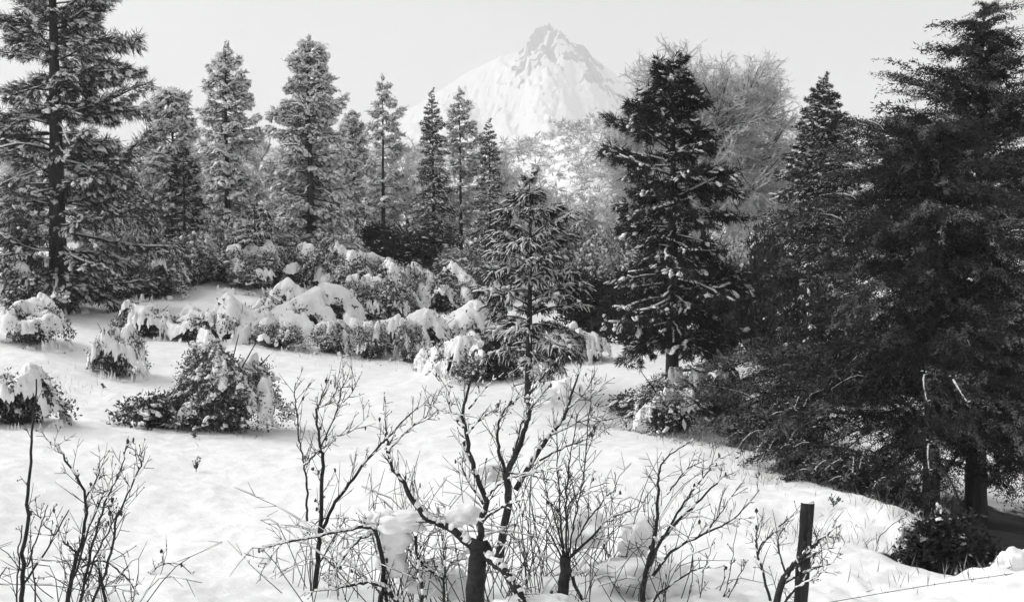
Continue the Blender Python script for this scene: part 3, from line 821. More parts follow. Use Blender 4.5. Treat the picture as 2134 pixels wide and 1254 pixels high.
def shrub_arrays(seed, w, h, clumps, snow, pill, leafsize=.085, upright=.0, rime=0.0, cover=None):
    """unit-ish leafy shrub: stems, foliage, snow"""
    rng = np.random.default_rng(seed)
    stems, fol, sn = [], MB(), MB()
    ends = []
    for q in range(7):
        az = q * 2.4 + rng.uniform(-.4, .4); r = w * rng.uniform(.25, .5) * (1 - upright * .6); hh = h * rng.uniform(.55, .95)
        pts = curve([(0, 0, -.1), (r * .35 * math.cos(az), r * .35 * math.sin(az), hh * .55), (r * math.cos(az), r * math.sin(az), hh)], 7)
        mb = MB(); mb.tube(pts, .022 * np.linspace(1, .3, 7) * (.6 + .4 * h), 5)
        stems.append(mb.arr()); ends.append(pts)
    off = Vector((seed * 2.3, seed * .7, 0))
    def dome(x, y):
        rr = np.hypot(x / (w * .55), y / (w * .55))
        return h * (.74 + .6 * mnoise.noise(Vector((x * 1.05, y * 1.05, 0)) + off)) * math.sqrt(max(.03, 1 - .95 * rr ** 2.4))
    def mask(x, y):
        rr = math.hypot(x, y) / (w * .56); e = .06
        sl = math.hypot(dome(x + e, y) - dome(x - e, y), dome(x, y + e) - dome(x, y - e)) / (2 * e)
        return mnoise.noise(Vector((x * 2.1, y * 2.1, 4.2)) + off) + 1.05 * mnoise.noise(Vector((x * 4.8, y * 4.8, 1.2)) + off) + 0.6 * mnoise.noise(Vector((x * 12, y * 11, 2.2)) + off) + cover - .8 * max(0, sl - .6) - .15 * rr
    for q in range(clumps):
        # clustered in boughs, denser to the skin
        pts = ends[rng.integers(7)]
        a = pts[rng.integers(1, 7)]
        d = unit(rng.standard_normal(3) + np.array([0, 0, .1]))
        p = a + d * np.array([w * .26, w * .26, h * .26]) * rng.random() ** .5
        top = max(dome(p[0], p[1]), .1)
        if p[2] > top: p[2] = top * rng.uniform(.7, 1)
        p[2] = max(p[2], rng.uniform(.02, .2 * h))
        if cover is not None and p[2] > .6 * top and rng.random() < .72 and mask(p[0], p[1]) > .08: continue
        out = unit(np.array([p[0], p[1], .35 * h]))
        k = 11
        pos = p + rng.standard_normal((k, 3)) * .07
        dr = unit_rows(out[None] * .5 + rng.standard_normal((k, 3)) * .75 + np.array([[0, 0, .15]]))
        fol.spikes(pos, dr, rng.uniform(.7, 1.5, k) * leafsize, np.full(k, leafsize * .27), rng, 1 if rng.random() < rime * min(1, p[2] / h * 1.6) else 0)
        up = p[2] / top
        if rng.random() < snow * (.2 + .95 * up ** 2):
            g = rng.uniform(.6, 1.4)
            sn.patch(p + np.array([0, 0, .05]), (.085 * g, .055 * g, .028 * g), math.atan2(out[1], out[0]), rng, 2, -.3)
    # snow mantle draped over the dome: follows it, sags into the gaps, dives into the leaves at its ragged edge
    if cover is not None:
        n = 56
        g = np.linspace(-.62 * w, .62 * w, n)
        V, M = [], []
        for yy in g:
            for xx in g:
                rr = math.hypot(xx, yy) / (w * .56)
                m_ = mask(xx, yy)
                m = min(max(m_ * 3.2 + .5, 0), 1); m = m * m * (3 - 2 * m)
                lum = .09 * mnoise.noise(Vector((xx * 3.3, yy * 3.3, 8)) + off) + .04 * mnoise.noise(Vector((xx * 8, yy * 8, 3)) + off)
                z = (dome(xx, yy) if rr < 1.02 else 0.0) + h * (.15 * m - .11 + lum * .7) - max(0, rr - .92) * h * .5
                V.append((xx, yy, z)); M.append(m_)
        M = np.array(M)
        i = np.arange(n - 1)[:, None] * n; j = np.arange(n - 1)[None, :]
        f = np.concatenate([np.stack([i + j, i + j + 1, i + n + j + 1], -1).reshape(-1, 3), np.stack([i + j, i + n + j + 1, i + n + j], -1).reshape(-1, 3)])
        V = np.array(V)
        keep = (M[f].max(1) > -.2) & (V[f][:, :, 2].max(1) > -.12)
        f = f[keep]
        used, inv = np.unique(f, return_inverse=True)
        sn.add(V[used], inv.reshape(-1, 3))
    return stems, fol, sn

SHR = {}
def shrub_kit(key, n, **kw):
    SHR[key] = []
    for q in range(n):
        st, fo, sn = shrub_arrays(kw['seed'] + q, kw['w'], kw['h'], kw['clumps'], kw['snow'], kw['pill'], kw.get('leafsize', .085), kw.get('upright', 0), kw.get('rime', 0), kw.get('cover'))
        SHR[key].append((kw['w'], kw['h'], [to_mesh(a, 'stem', [BARKD]) for a in st], fo.mesh('foliage', [kw.get('m', LEAF), RIMESHRUB]), sn.mesh('snow_load', [SNOWLOAD]) if sn.n else None))
shrub_kit('dusted', 4, seed=10, w=2.2, h=1.5, clumps=1000, snow=1.0, pill=0, rime=.4, cover=.08)
shrub_kit('frosted', 4, seed=80, w=2.2, h=1.5, clumps=1000, snow=1.15, pill=0, rime=.6)
shrub_kit('laden', 4, seed=20, w=2.2, h=1.4, clumps=600, snow=.85, pill=0, rime=.25, cover=.34)
shrub_kit('buried', 4, seed=60, w=2.4, h=1.1, clumps=480, snow=.85, pill=0, rime=.25, cover=.62)
shrub_kit('dark', 3, seed=30, w=2.0, h=2.4, clumps=1500, snow=.1, pill=0, m=NEEDLED, upright=.2, leafsize=.11)
shrub_kit('capped', 3, seed=40, w=2.0, h=2.4, clumps=1100, snow=.3, pill=0, m=NEEDLED, upright=.2, leafsize=.1)
shrub_kit('near', 3, seed=70, w=2.2, h=1.9, clumps=2300, snow=.62, pill=0, leafsize=.055, rime=.12, cover=-.1)
shrub_kit('small', 3, seed=50, w=1.0, h=.6, clumps=420, snow=.5, pill=0, leafsize=.06)

def shrub(key, label, px, Y, wpx, hpx, name='shrub', cat='shrub', group=None, seed=0, sink=.08):
    rng = np.random.default_rng(int(px * 7 + Y * 13) + seed)
    k = SHR[key][rng.integers(len(SHR[key]))]
    base = on(px, Y)
    root = thing(name, label, cat, base - np.array([0, 0, sink]), group)
    sx, sz = wpx * Y / F / k[0], hpx * Y / F / k[1]
    root.scale = (sx, sx * rng.uniform(.85, 1.1), sz)
    root.rotation_euler = (0, 0, rng.uniform(0, 6.28))
    for m in k[2]: link('stem', m, root)
    link('foliage', k[3], root, kind='stuff')
    if k[4]: link('snow_load', k[4], root, kind='stuff')
    return root

BELT = [('dusted', 20, 41, 120, 100, 'dusted shrub at the left edge beneath the tallest pine'), ('dusted', 90, 42, 110, 90, 'dusted shrub hiding the left foot of the tallest pine'),
 ('dusted', 165, 43, 120, 95, 'dusted shrub against the right side of the thickest trunk'), 
 ('frosted', 262, 43, 130, 105, 'dark leafy shrub under the right-hand limbs of the tallest pine'), ('dusted', 330, 43, 130, 90, 'dusted shrub below the snow-heavy pine, left of its trunk'),
 ('frosted', 395, 45, 120, 110, 'tall dusted shrub right of the snow-heavy pine'), ('frosted', 455, 46, 130, 120, 'pale dusted shrub under the slim pine left of the widest slim pine'),
 ('dusted', 520, 45, 130, 85, 'dusted shrub at the foot of the snow-plastered sapling'),
 ('dusted', 585, 46, 120, 85, 'dusted shrub between the snow-plastered sapling and the long dark trunk'), ('dusted', 645, 46, 120, 95, 'dusted shrub covering the base of the long dark trunk'),
 ('dusted', 700, 46, 120, 85, 'dusted shrub right of the long dark trunk'),
 ('dusted', 755, 45, 130, 100, 'bushy dusted shrub below the short ragged pine'),
 ('dusted', 760, 41, 120, 90, 'dusted shrub with dark lower left side above the meadow edge'), ('dusted', 815, 44, 130, 100, 'dusted shrub below the sparse pine with dark topknot'),
 ('dusted', 830, 41, 110, 85, 'dusted shrub with hollow dark heart, forward below the sparse pine'), ('dusted', 870, 44, 120, 95, 'dusted shrub below the needle-pointed fir'),
 ('dusted', 930, 44, 130, 85, 'dusted shrub between the needle-pointed fir and the young pine'), 
 ('dusted', 130, 39, 110, 75, 'dusted shrub directly in front of the thickest trunk'), ('dusted', 50, 37, 130, 105, 'nearest dusted shrub below the left end of the pine belt'),
 ('frosted', 350, 47, 120, 120, 'tall dusted shrub right beneath the snow-heavy pine'), ('frosted', 275, 47, 120, 130, 'tall shrub in shade behind the right limbs of the tallest pine'),
 ('frosted', 420, 52, 130, 110, 'grey shrub bank rising left of the slim bare-trunked pine'), ('frosted', 700, 52, 130, 100, 'shrub in the wood behind the long dark trunk, right side'),
 ('frosted', 560, 54, 130, 90, 'shrub in the wood behind the snow-plastered sapling'),
 ('laden', 300, 35, 110, 80, 'shrub with drooping snowy twigs behind the two-pillow shrub'), ('laden', 400, 35, 120, 80, 'snow-lumped shrub at the meadow edge left above the big bushy shrub'),
 ('buried', 500, 35.5, 140, 100, 'shrub under split snow pillows right above the big bushy shrub'), ('dusted', 575, 34.2, 100, 60, 'low dark-hearted shrub at the meadow edge below the snow drift'),
 ('buried', 645, 37.5, 210, 95, 'widest snow drift over shrubs at the meadow edge'), ('dusted', 690, 34.2, 80, 70, 'dark little shrub at the right end of the widest drift'),
 ('buried', 735, 34.6, 80, 85, 'narrow snow-buried shrub between two dark little shrubs'), ('dusted', 775, 33.6, 80, 80, 'blackest little shrub on the meadow edge, under snow pillows'),
 ('buried', 830, 35, 120, 85, 'snow-buried shrub right of the blackest little shrub'), ('dusted', 850, 33, 60, 95, 'upright spiky little shrub before the snow-buried shrubs'),
 ('buried', 890, 35, 120, 95, 'snow-buried shrub right behind the upright spiky one'), ('buried', 955, 36.5, 180, 95, 'broad snow-roofed shrub left of the young pine'),
 ('buried', 965, 31.5, 140, 95, 'forward snow-buried shrub with dark holes left of the young pine'), ('buried', 900, 32, 80, 60, 'small snow mound over a shrub nearest the open meadow'),
 ('buried', 605, 41, 140, 65, 'snow-roofed shrub behind the widest drift'), ('dusted', 985, 30, 90, 70, 'dark leafy shrub below the snow-roofed shrubs beside the young pine'), ('laden', 1165, 33, 120, 90, 'snow-lumped shrub behind the trunk of the young pine')]
for key, px, Y, w_, h_, lab in BELT:
    shrub(key, lab, px, Y, w_ * 1.08, h_ * (1.12 if Y > 40 else 1.05), sink=.05 if key == 'dusted' else .15)
shrub('laden', 'shrub with two tall snow pillows standing forward at the left meadow edge', 238, 27.5, 120, 120)
shrub('laden', 'snowy shrub with drooping tips left of the two-pillow shrub', 60, 29, 150, 110)
shrub('near', 'big bushy shrub alone in the snow at left centre', 462, 21.5, 215, 235, sink=.1)
shrub('near', 'lower left half of the leafy pair in the meadow, beside the big bushy shrub', 405, 21.7, 130, 130, seed=5)
shrub('small', 'low spreading shrub at the left foot of the big bushy shrub', 305, 21.3, 125, 85)
shrub('laden', 'large snow-clotted shrub cut by the left edge, behind the tall bare sapling', 25, 20, 200, 150)
shrub('near', 'dark shrub in deep shade on the ground at the foot of the dark pine', 1400, 23.6, 180, 150, seed=2)
shrub('dusted', 'ragged shrub to the right of the dark pine trunk', 1490, 25.5, 130, 120)
shrub('frosted', 'low shrub spilling down slope right of the dark pine', 1555, 24, 120, 80)
shrub('small', 'small dark shrub on open snow left of the dark pine', 1330, 25.3, 130, 60)
shrub('laden', 'round snowy shrub below the young pine on its right', 1225, 33, 110, 75)
shrub('dark', 'dark bush at the base of the young pine on its left', 1035, 30, 90, 105)
shrub('dark', 'black thicket bush between young pine and dark pine', 1235, 40, 150, 180)
shrub('dark', 'black thicket bush showing left of the dark pine trunk', 1330, 38, 160, 200)
shrub('dark', 'black thicket bush showing right of the dark pine trunk', 1500, 38, 170, 250)
shrub('dark', 'tall black bush filling the gap left of the drooping dark trees', 1600, 36, 170, 300)
shrub('capped', 'tall snow-flecked dark bush right below the conical fir', 1680, 34, 160, 290)
shrub('capped', 'snow-flecked dark bush against the left side of the drooping dark trees', 1770, 33, 130, 290)
shrub('capped', 'snow-flecked dark bush at the lower left of the conical fir', 1600, 39, 120, 310, seed=4)
shrub('capped', 'dark snow-flecked bush in the shadow behind the narrow firs', 880, 56, 170, 135)
shrub('frosted', 'frosted bush in the hollow below the small dark fir', 980, 54, 150, 115, seed=3)
shrub('dark', 'dark bush in the shadow under the sparse pine', 790, 57, 120, 105, seed=5)

FILL = [(1052, 66, 'pale frosted bush on the slope left of the young pine top'), (1150, 64, 'pale frosted bush on the slope right of the young pine trunk line'), (1195, 70, 'pale frosted bush on the slope midway between young pine and dark pine'), (1250, 63, 'pale frosted bush above the black thicket left of the dark pine'),
        (1305, 68, 'pale frosted bush touching the left boughs of the dark pine'), (1480, 64, 'pale frosted bush behind the right boughs of the dark pine'), (1535, 60, 'pale frosted bush under the round rimed oak'), (1585, 66, 'pale frosted bush between the rimed oak and the conical fir'), (1630, 62, 'pale frosted bush at the left foot of the conical fir'),
        (1225, 58, 'nearer frosted bush right behind the black thicket of the young pine'), (1290, 56, 'nearer frosted bush right behind the black thicket of the dark pine'), (1510, 54, 'nearer frosted bush right of the dark pine behind the thicket')]
for px, Y, lab in FILL: shrub('frosted', lab, px, Y, 110, 120, seed=8)
# brush under the right-hand trees, facing the meadow
def brush(label, px, Y, wpx, hpx, n, seed):
    rng = np.random.default_rng(seed)
    base = on(px, Y); root = thing('brush', label, 'brush', base)
    k = Y / F; w_, h_ = wpx * k, hpx * k
    for q in range(n):
        az = rng.uniform(0, 6.28); r = w_ * .5 * rng.random() ** .5
        p = np.array([r * math.cos(az), .6 * r * math.sin(az), h_ * rng.uniform(.1, .75)])
        az2 = math.pi + rng.uniform(-1.2, 1.2)
        place(K_BRUSH, root, p, az2, rng.uniform(-.3, .5), rng.uniform(.4, .7) * h_ + .25, rng, name='spray')
    for q in range(6):
        az = rng.uniform(0, 6.28)
        mb = MB(); e = np.array([w_ * .4 * math.cos(az), w_ * .25 * math.sin(az), h_ * .9])
        mb.tube(curve([(e[0] * .3, e[1] * .3, -.1), e * .55, e], 6), .018 * np.linspace(1, .3, 6), 5)
        link('stem', mb.mesh('stem', [BARKD]), root)
brush('grey drooping brush on the slope left below the dark trees', 1690, 21, 170, 200, 30, 1)
brush('snow-streaked brush hanging over the crest of the snow bank', 1770, 18.8, 190, 120, 30, 2)
brush('dark brush behind the snow bank next to the forked trunks', 1890, 18.6, 170, 130, 26, 3)
brush('brush with grey sprays in the gap under the conical fir', 1655, 26, 130, 170, 22, 4)

# bottom-right creek edge
shrub('dark', 'dark bush growing in the creek cut at the lower right', 1990, 12.9, 240, 225, seed=1)
shrub('frosted', 'frosted low bush spilling from the end of the snow bank into the creek cut', 1945, 13.25, 120, 190, seed=3)
shrub('frosted', 'frosted bush on the far lip of the creek cut', 2085, 12.9, 170, 215, seed=1)
shrub('small', 'snow-flecked bush at the right edge on the near bank', 2125, 12.2, 70, 60)
def sprig(label, px, Y, h, seed):
    rng = np.random.default_rng(seed)
    p = on(px, Y); root = thing('sprig', label, 'sprig', p)
    mb, lf = MB(), MB()
    for q in range(6):
        d = unit(np.array([rng.normal(0, .5), rng.normal(0, .5), 1])); L = h * rng.uniform(.6, 1.1)
        mb.tube(d * L * np.linspace(-.1, 1, 4)[:, None], .005 * np.linspace(1, .4, 4), 4)
        pos = d * L * rng.uniform(.15, 1, (9, 1)) + rng.standard_normal((9, 3)) * .01
        lf.spikes(pos, unit_rows(d + rng.standard_normal((9, 3)) * .6), np.full(9, .05), np.full(9, .011), rng)
    link('stems', mb.mesh('stems', [BARKD]), root, kind='stuff'); link('leaves', lf.mesh('leaves', [LEAF]), root, kind='stuff')
sprig('lone dark sprig in the open snow of the meadow', 402, 17.2, .2, 1)
sprig('tiny dark sprig just below the big bushy shrub', 400, 20.2, .12, 2)
sprig('tiny dark sprig on the snow left of the big bushy shrub', 210, 25.5, .13, 3)
sprig('dark sprig on the crown of the snow bank right of the post top', 1745, 15.6, .15, 4)
sprig('dark leaf tuft on the snow bank left of the creek cut', 1878, 13.3, .18, 5)
sprig('dark leaf tuft on the snow bank above the creek bush', 1932, 13.7, .15, 6)

# ------------------------------------------------------------------ bare foreground shrubs
def bare_shrub(name, label, cat, Y, stems, seed, twig=1.0, snow=.6, group=None, buds=True, tl=1.0):
    """stems: (pixel polyline, base radius m, tip radius m, depth offset at tip m)"""
    rng = np.random.default_rng(seed)
    b0 = at(*stems[0][0][0], Y); base = np.array([b0[0], Y, ground(b0[0], Y)])
    root = thing(name, label, cat, base, group)
    tw, sn = MB(), MB()
    tips = []
    def snowline(pts, r, prob):
        for i in range(len(pts) - 1):
            d = pts[i + 1] - pts[i]
            if abs(d[2]) / (np.linalg.norm(d) + 1e-9) < .8 and rng.random() < prob:
                m_ = (pts[i] + pts[i + 1]) / 2
                q = np.array([pts[i], m_, pts[i + 1]]) + np.array([0, 0, r[i] * .75])
                sn.tube(q, (r[i] * .9 + .004) * rng.uniform(.6, 1.3, 3), 5, 0, .9)
    for poly, r0, r1, dY in stems:
        n = max(6, int(len(poly) * 5))
        c = [at(p[0], p[1], Y + dY * q / max(1, len(poly) - 1)) for q, p in enumerate(poly)]
        pts = curve(c, n)
        ln = np.linalg.norm(pts[-1] - pts[0])
        pts += rng.standard_normal((n, 3)) * np.array([.006, .01, .006]) * min(1, ln)
        r = np.linspace(r0, r1, n)
        mb = MB(); mb.tube(pts - base, r, 7)
        link('stem', mb.mesh('stem', [BARKD]), root)
        if r0 < .08: snowline(pts - base, r, snow)
        cnt = int(ln * 13 * twig) if r0 < .08 else 0
        for q in range(cnt):
            u = .18 + .82 * (q + rng.random()) / max(cnt, 1)
            f_ = u * (n - 1); i = min(n - 2, int(f_))
            p = pts[i] + (pts[i + 1] - pts[i]) * (f_ - i) - base
            t = unit(pts[i + 1] - pts[i])
            side = unit(np.cross(t, rng.standard_normal(3)))
            d = unit(t * rng.uniform(.5, 1) + side * rng.uniform(.5, 1.0) + np.array([0, 0, .25]))
            l = rng.uniform(.1, .42) * (1.15 - .55 * u) * tl
            st = np.linspace(0, 1, 5)[:, None]
            qv = p + d * l * st + (np.array([0, 0, .25]) + rng.standard_normal(3) * .15) * l * st ** 2
            rr = np.interp(u, [0, 1], [.0055, .0036]) * (1 - .55 * st[:, 0])
            tw.tube(qv, rr, 4)
            snowline(qv, rr, snow * .6)
            tips.append(qv[-1])
            for _ in range(rng.integers(1, 5)):
                k = rng.integers(1, 4)
                d2 = unit(d + rng.standard_normal(3) * .6)
                q2 = qv[k] + d2 * l * rng.uniform(.25, .55) * np.linspace(0, 1, 3)[:, None]
                tw.tube(q2, [.0036, .003, .0022], 3); tips.append(q2[-1])
    if buds:
        for p in tips:
            if rng.random() < .15: tw.blob(p, (.006, .006, .01), 0, rng, 0, .2)
            elif rng.random() < .03: tw.blob(p, (.014, .008, .022), rng.uniform(0, 6), rng, 1, .3)
    link('twigs', tw.mesh('twigs', [TWIGM]), root, kind='stuff')
    if sn.n: link('snow_load', sn.mesh('snow_load', [SNOWLOAD]), root, kind='stuff')
    return root

bare_shrub('bare_sapling', 'tall straight bare sapling at the lower left', 'sapling', 8.6,
           [([(42, 1330), (48, 1200), (58, 1050), (66, 920), (76, 790)], .022, .006, .1), ([(52, 1215), (100, 1140), (144, 1062)], .010, .005, .1), ([(30, 1330), (38, 1180), (45, 1095)], .008, .005, 0),
            ([(78, 1330), (70, 1200), (62, 1120)], .008, .004, 0), ([(56, 1180), (80, 1110), (100, 1050)], .007, .004, .1), ([(-30, 1260), (-5, 1210), (14, 1180)], .008, .004, 0)], 1, twig=.28, snow=.2, tl=.6)
bare_shrub('bare_shrub', 'many-stemmed bare shrub beside the tall sapling', 'shrub', 9.2,
           [([(130, 1330), (150, 1200), (172, 1120), (178, 1035), (130, 945), (104, 920)], .022, .005, .3), ([(178, 1040), (205, 990), (205, 965)], .008, .004, .2),
            ([(150, 1330), (190, 1150), (215, 1060), (246, 990), (265, 925)], .014, .004, .2), ([(160, 1330), (225, 1170), (245, 1080), (285, 985), (300, 950)], .014, .004, -.2),
            ([(120, 1330), (160, 1180), (205, 1050), (228, 1015)], .012, .004, -.3), ([(145, 1330), (190, 1180), (250, 1060)], .012, .005, 0), ([(160, 1150), (110, 1110), (70, 1060)], .009, .004, .3),
            ([(230, 1330), (215, 1230), (198, 1175), (160, 1160)], .018, .005, .2), ([(170, 1180), (215, 1168), (255, 1195), (290, 1240)], .010, .005, .3)], 2, twig=1.0, snow=.45, tl=.75)
bare_shrub('bare_shrub', 'thin arching cane with a few dead leaves in the snow at lower left', 'shrub', 11.5,
           [([(300, 1225), (318, 1190), (345, 1174), (380, 1178), (402, 1198)], .010, .004, .2), ([(318, 1190), (290, 1196)], .005, .003, .2), ([(330, 1210), (345, 1160), (347, 1132)], .004, .003, .1)], 3, twig=.7, snow=.7, tl=.4)
bare_shrub('bare_shrub', 'upright bare shrub with wishbone stems left of the central stump tree', 'shrub', 11.5,
           [([(655, 1240), (662, 1160), (668, 1080), (672, 960), (668, 935), (660, 860), (663, 845), (685, 790)], .032, .004, .3), ([(660, 852), (695, 830), (708, 770)], .007, .003, .1),
            ([(640, 1085), (640, 1020), (632, 960), (622, 900), (615, 830), (614, 805)], .014, .004, .2), ([(632, 970), (665, 935), (700, 860), (712, 810), (718, 780)], .011, .003, -.2), ([(715, 838), (735, 815), (748, 785)], .006, .003, -.1),
            ([(670, 1110), (690, 1060), (740, 990), (790, 930), (815, 905), (870, 850), (905, 845)], .022, .004, .4), ([(690, 910), (730, 900), (770, 865)], .006, .003, .2), ([(660, 1180), (690, 1130), (720, 1080)], .010, .004, 0)], 4, twig=1.1, snow=.35, tl=.85)
bare_shrub('bare_shrub', 'snow-lined bare boughs bending sideways under a draped snow hood', 'shrub', 10.6,
           [([(790, 1265), (800, 1200), (788, 1120), (770, 1098), (700, 1108), (640, 1120), (580, 1132), (548, 1140)], .028, .006, -.3), ([(780, 1108), (740, 1130), (705, 1180), (690, 1210)], .018, .006, -.3), ([(590, 1130), (560, 1165), (545, 1190)], .007, .003, 0),
            ([(866, 1115), (872, 1160), (900, 1190), (925, 1205)], .018, .010, .1), ([(830, 1330), (825, 1250), (775, 1213), (720, 1222), (655, 1232)], .026, .008, -.3), ([(825, 1250), (860, 1210), (930, 1185)], .010, .005, .1), ([(800, 1330), (805, 1230), (798, 1180)], .02, .012, 0)], 5, twig=1.3, snow=.85, tl=.8)
bare_shrub('stump_tree', 'central bare tree with thick dark pollarded trunk and wide limbs', 'tree', 10.0,
           [([(985, 1340), (990, 1250), (994, 1180), (998, 1125)], .1, .085, 0), ([(985, 1140), (940, 1100), (885, 1075), (845, 1010), (815, 970), (806, 935)], .042, .010, .3), ([(812, 955), (806, 900), (800, 860)], .010, .004, .2),
            ([(808, 940), (850, 895), (885, 870), (905, 838)], .012, .004, .3), ([(1000, 1130), (1003, 1090), (1010, 1045), (985, 970), (972, 900), (964, 860), (982, 790), (990, 770)], .036, .007, .4),
            ([(966, 890), (940, 862), (935, 830), (940, 800)], .014, .005, .5), ([(972, 905), (1005, 870), (1040, 848)], .010, .004, .4), ([(978, 850), (1010, 810), (1030, 790)], .009, .004, .3),
            ([(1008, 1050), (975, 1000), (955, 960)], .014, .006, .2), ([(1010, 1130), (1030, 1170), (1060, 1200), (1085, 1240), (1100, 1300)], .045, .03, -.4), ([(1005, 1150), (1050, 1190), (1075, 1235)], .045, .02, -.6),
            ([(1010, 1040), (1045, 1005), (1100, 985), (1150, 975)], .012, .005, -.2), ([(1005, 1085), (1040, 1060), (1075, 1045), (1090, 1075)], .012, .006, -.3), ([(870, 1330), (880, 1240), (870, 1180), (880, 1130)], .02, .008, .5), ([(930, 1330), (925, 1230), (928, 1150), (920, 1080)], .015, .006, .5)], 6, twig=1.3, snow=.7, tl=.85)
bare_shrub('bare_tree', 'leaning bare tree with dark forked stems in front of the young pine', 'tree', 12.0,
           [([(1040, 1160), (1060, 1040), (1056, 990), (1075, 950), (1095, 890), (1104, 860), (1100, 830), (1120, 800), (1165, 745)], .05, .007, .6), ([(1052, 985), (1038, 930), (1040, 885), (1055, 850), (1100, 815)], .022, .005, .3), ([(1070, 955), (1085, 890), (1110, 845), (1150, 800)], .012, .005, -.2),
            ([(1075, 1020), (1110, 960), (1140, 915), (1175, 870), (1190, 830), (1205, 780), (1212, 760)], .034, .005, .5), ([(1150, 905), (1210, 878), (1260, 865)], .012, .004, .2), ([(1185, 850), (1225, 815), (1245, 795)], .012, .004, .4), ([(1255, 868), (1262, 905)], .005, .004, .2),
            ([(1125, 960), (1180, 930), (1220, 915), (1235, 895)], .012, .004, -.2), ([(1060, 985), (1100, 990), (1150, 1000), (1190, 1020)], .010, .004, -.2)], 7, twig=1.3, snow=.5, tl=.9)
bare_shrub('stump_shrub', 'cut stump sprouting a fan of thin straight shoots', 'shrub', 10.3,
           [([(1168, 1340), (1172, 1250), (1180, 1160)], .062, .055, 0), ([(1176, 1165), (1168, 1080), (1163, 990), (1160, 890)], .012, .004, .3), ([(1180, 1165), (1180, 1050), (1188, 960), (1205, 860)], .012, .004, .2), ([(1185, 1165), (1195, 1090), (1215, 1000), (1228, 870), (1235, 820)], .010, .003, -.1),
            ([(1190, 1160), (1230, 1120), (1270, 1080), (1330, 1055)], .016, .004, .3), ([(1170, 1160), (1145, 1110), (1125, 1085)], .010, .004, .1), ([(1188, 1165), (1215, 1100), (1260, 1040), (1290, 1010)], .010, .004, -.3), ([(1180, 1170), (1200, 1220), (1215, 1250), (1240, 1300)], .02, .012, -.2), ([(1185, 1160), (1185, 1060), (1210, 1025), (1270, 1005)], .008, .003, .1),
            ([(1178, 1160), (1150, 1060), (1130, 990)], .009, .003, .2)], 8, twig=1.0, snow=.35, tl=.8)
bare_shrub('bare_shrub', 'bare shrub with long canes sweeping up to the right, left of the post', 'shrub', 10.8,
           [([(1335, 1275), (1345, 1200), (1362, 1130), (1370, 1075), (1372, 1000), (1385, 960), (1435, 920)], .032, .004, .3), ([(1350, 1180), (1390, 1110), (1440, 1060), (1500, 1000), (1510, 990)], .02, .004, .3), ([(1380, 1125), (1430, 1040), (1470, 990), (1500, 945)], .014, .003, .1),
            ([(1360, 1200), (1400, 1150), (1470, 1110), (1530, 1080), (1582, 1020)], .018, .004, -.2), ([(1470, 1110), (1500, 1070), (1545, 1005)], .009, .003, -.1), ([(1390, 1030), (1430, 980), (1480, 955)], .009, .003, .3), ([(1340, 1290), (1380, 1230), (1440, 1190), (1480, 1180)], .014, .005, -.3), ([(1365, 1105), (1345, 1075), (1340, 1050)], .006, .003, .2)], 9, twig=.75, snow=.3, tl=.8)
bare_shrub('bare_shrub', 'bare twiggy shrub growing around the fence post', 'shrub', 9.7,
           [([(1600, 1340), (1630, 1215), (1660, 1170), (1700, 1130), (1745, 1095)], .04, .004, -.3), ([(1605, 1250), (1590, 1190), (1580, 1150), (1610, 1110), (1660, 1065)], .014, .004, .3), ([(1580, 1160), (1575, 1120), (1585, 1085)], .006, .003, .2), ([(1630, 1215), (1680, 1190), (1740, 1170)], .012, .004, -.4), ([(1640, 1200), (1620, 1130), (1640, 1090)], .009, .003, .1), ([(1660, 1180), (1700, 1150), (1740, 1140)], .010, .004, -.5), ([(1600, 1300), (1660, 1225), (1720, 1190)], .014, .004, -.4)], 10, twig=1.2, snow=.45, tl=.7)
bare_shrub('bare_shrub', 'thin lone bent canes on the snow bank right of the post', 'shrub', 13.0,
           [([(1805, 1200), (1822, 1170), (1832, 1120), (1870, 1085), (1895, 1075)], .007, .003, .2), ([(1825, 1190), (1850, 1150), (1858, 1140)], .005, .003, 0), ([(1850, 1185), (1885, 1160), (1930, 1140)], .005, .003, .1), ([(1740, 1085), (1758, 1063)], .005, .003, 0)], 11, twig=.35, snow=.1, tl=.4)
# thin shoots standing in the snow
bare_shrub('bare_shrub', 'loose dry shoots standing in snow at the bottom edge left of the post', 'shrub', 10.6,
           [([(1490, 1300), (1520, 1200), (1535, 1090)], .006, .003, .1), ([(1450, 1300), (1465, 1200), (1490, 1120)], .006, .003, .1), ([(1500, 1280), (1545, 1190), (1560, 1165)], .006, .003, 0), ([(1420, 1300), (1440, 1220), (1445, 1150)], .006, .003, .1), ([(1500, 1230), (1512, 1200)], .006, .004, 0)], 12, twig=.5, snow=.1, tl=.4)

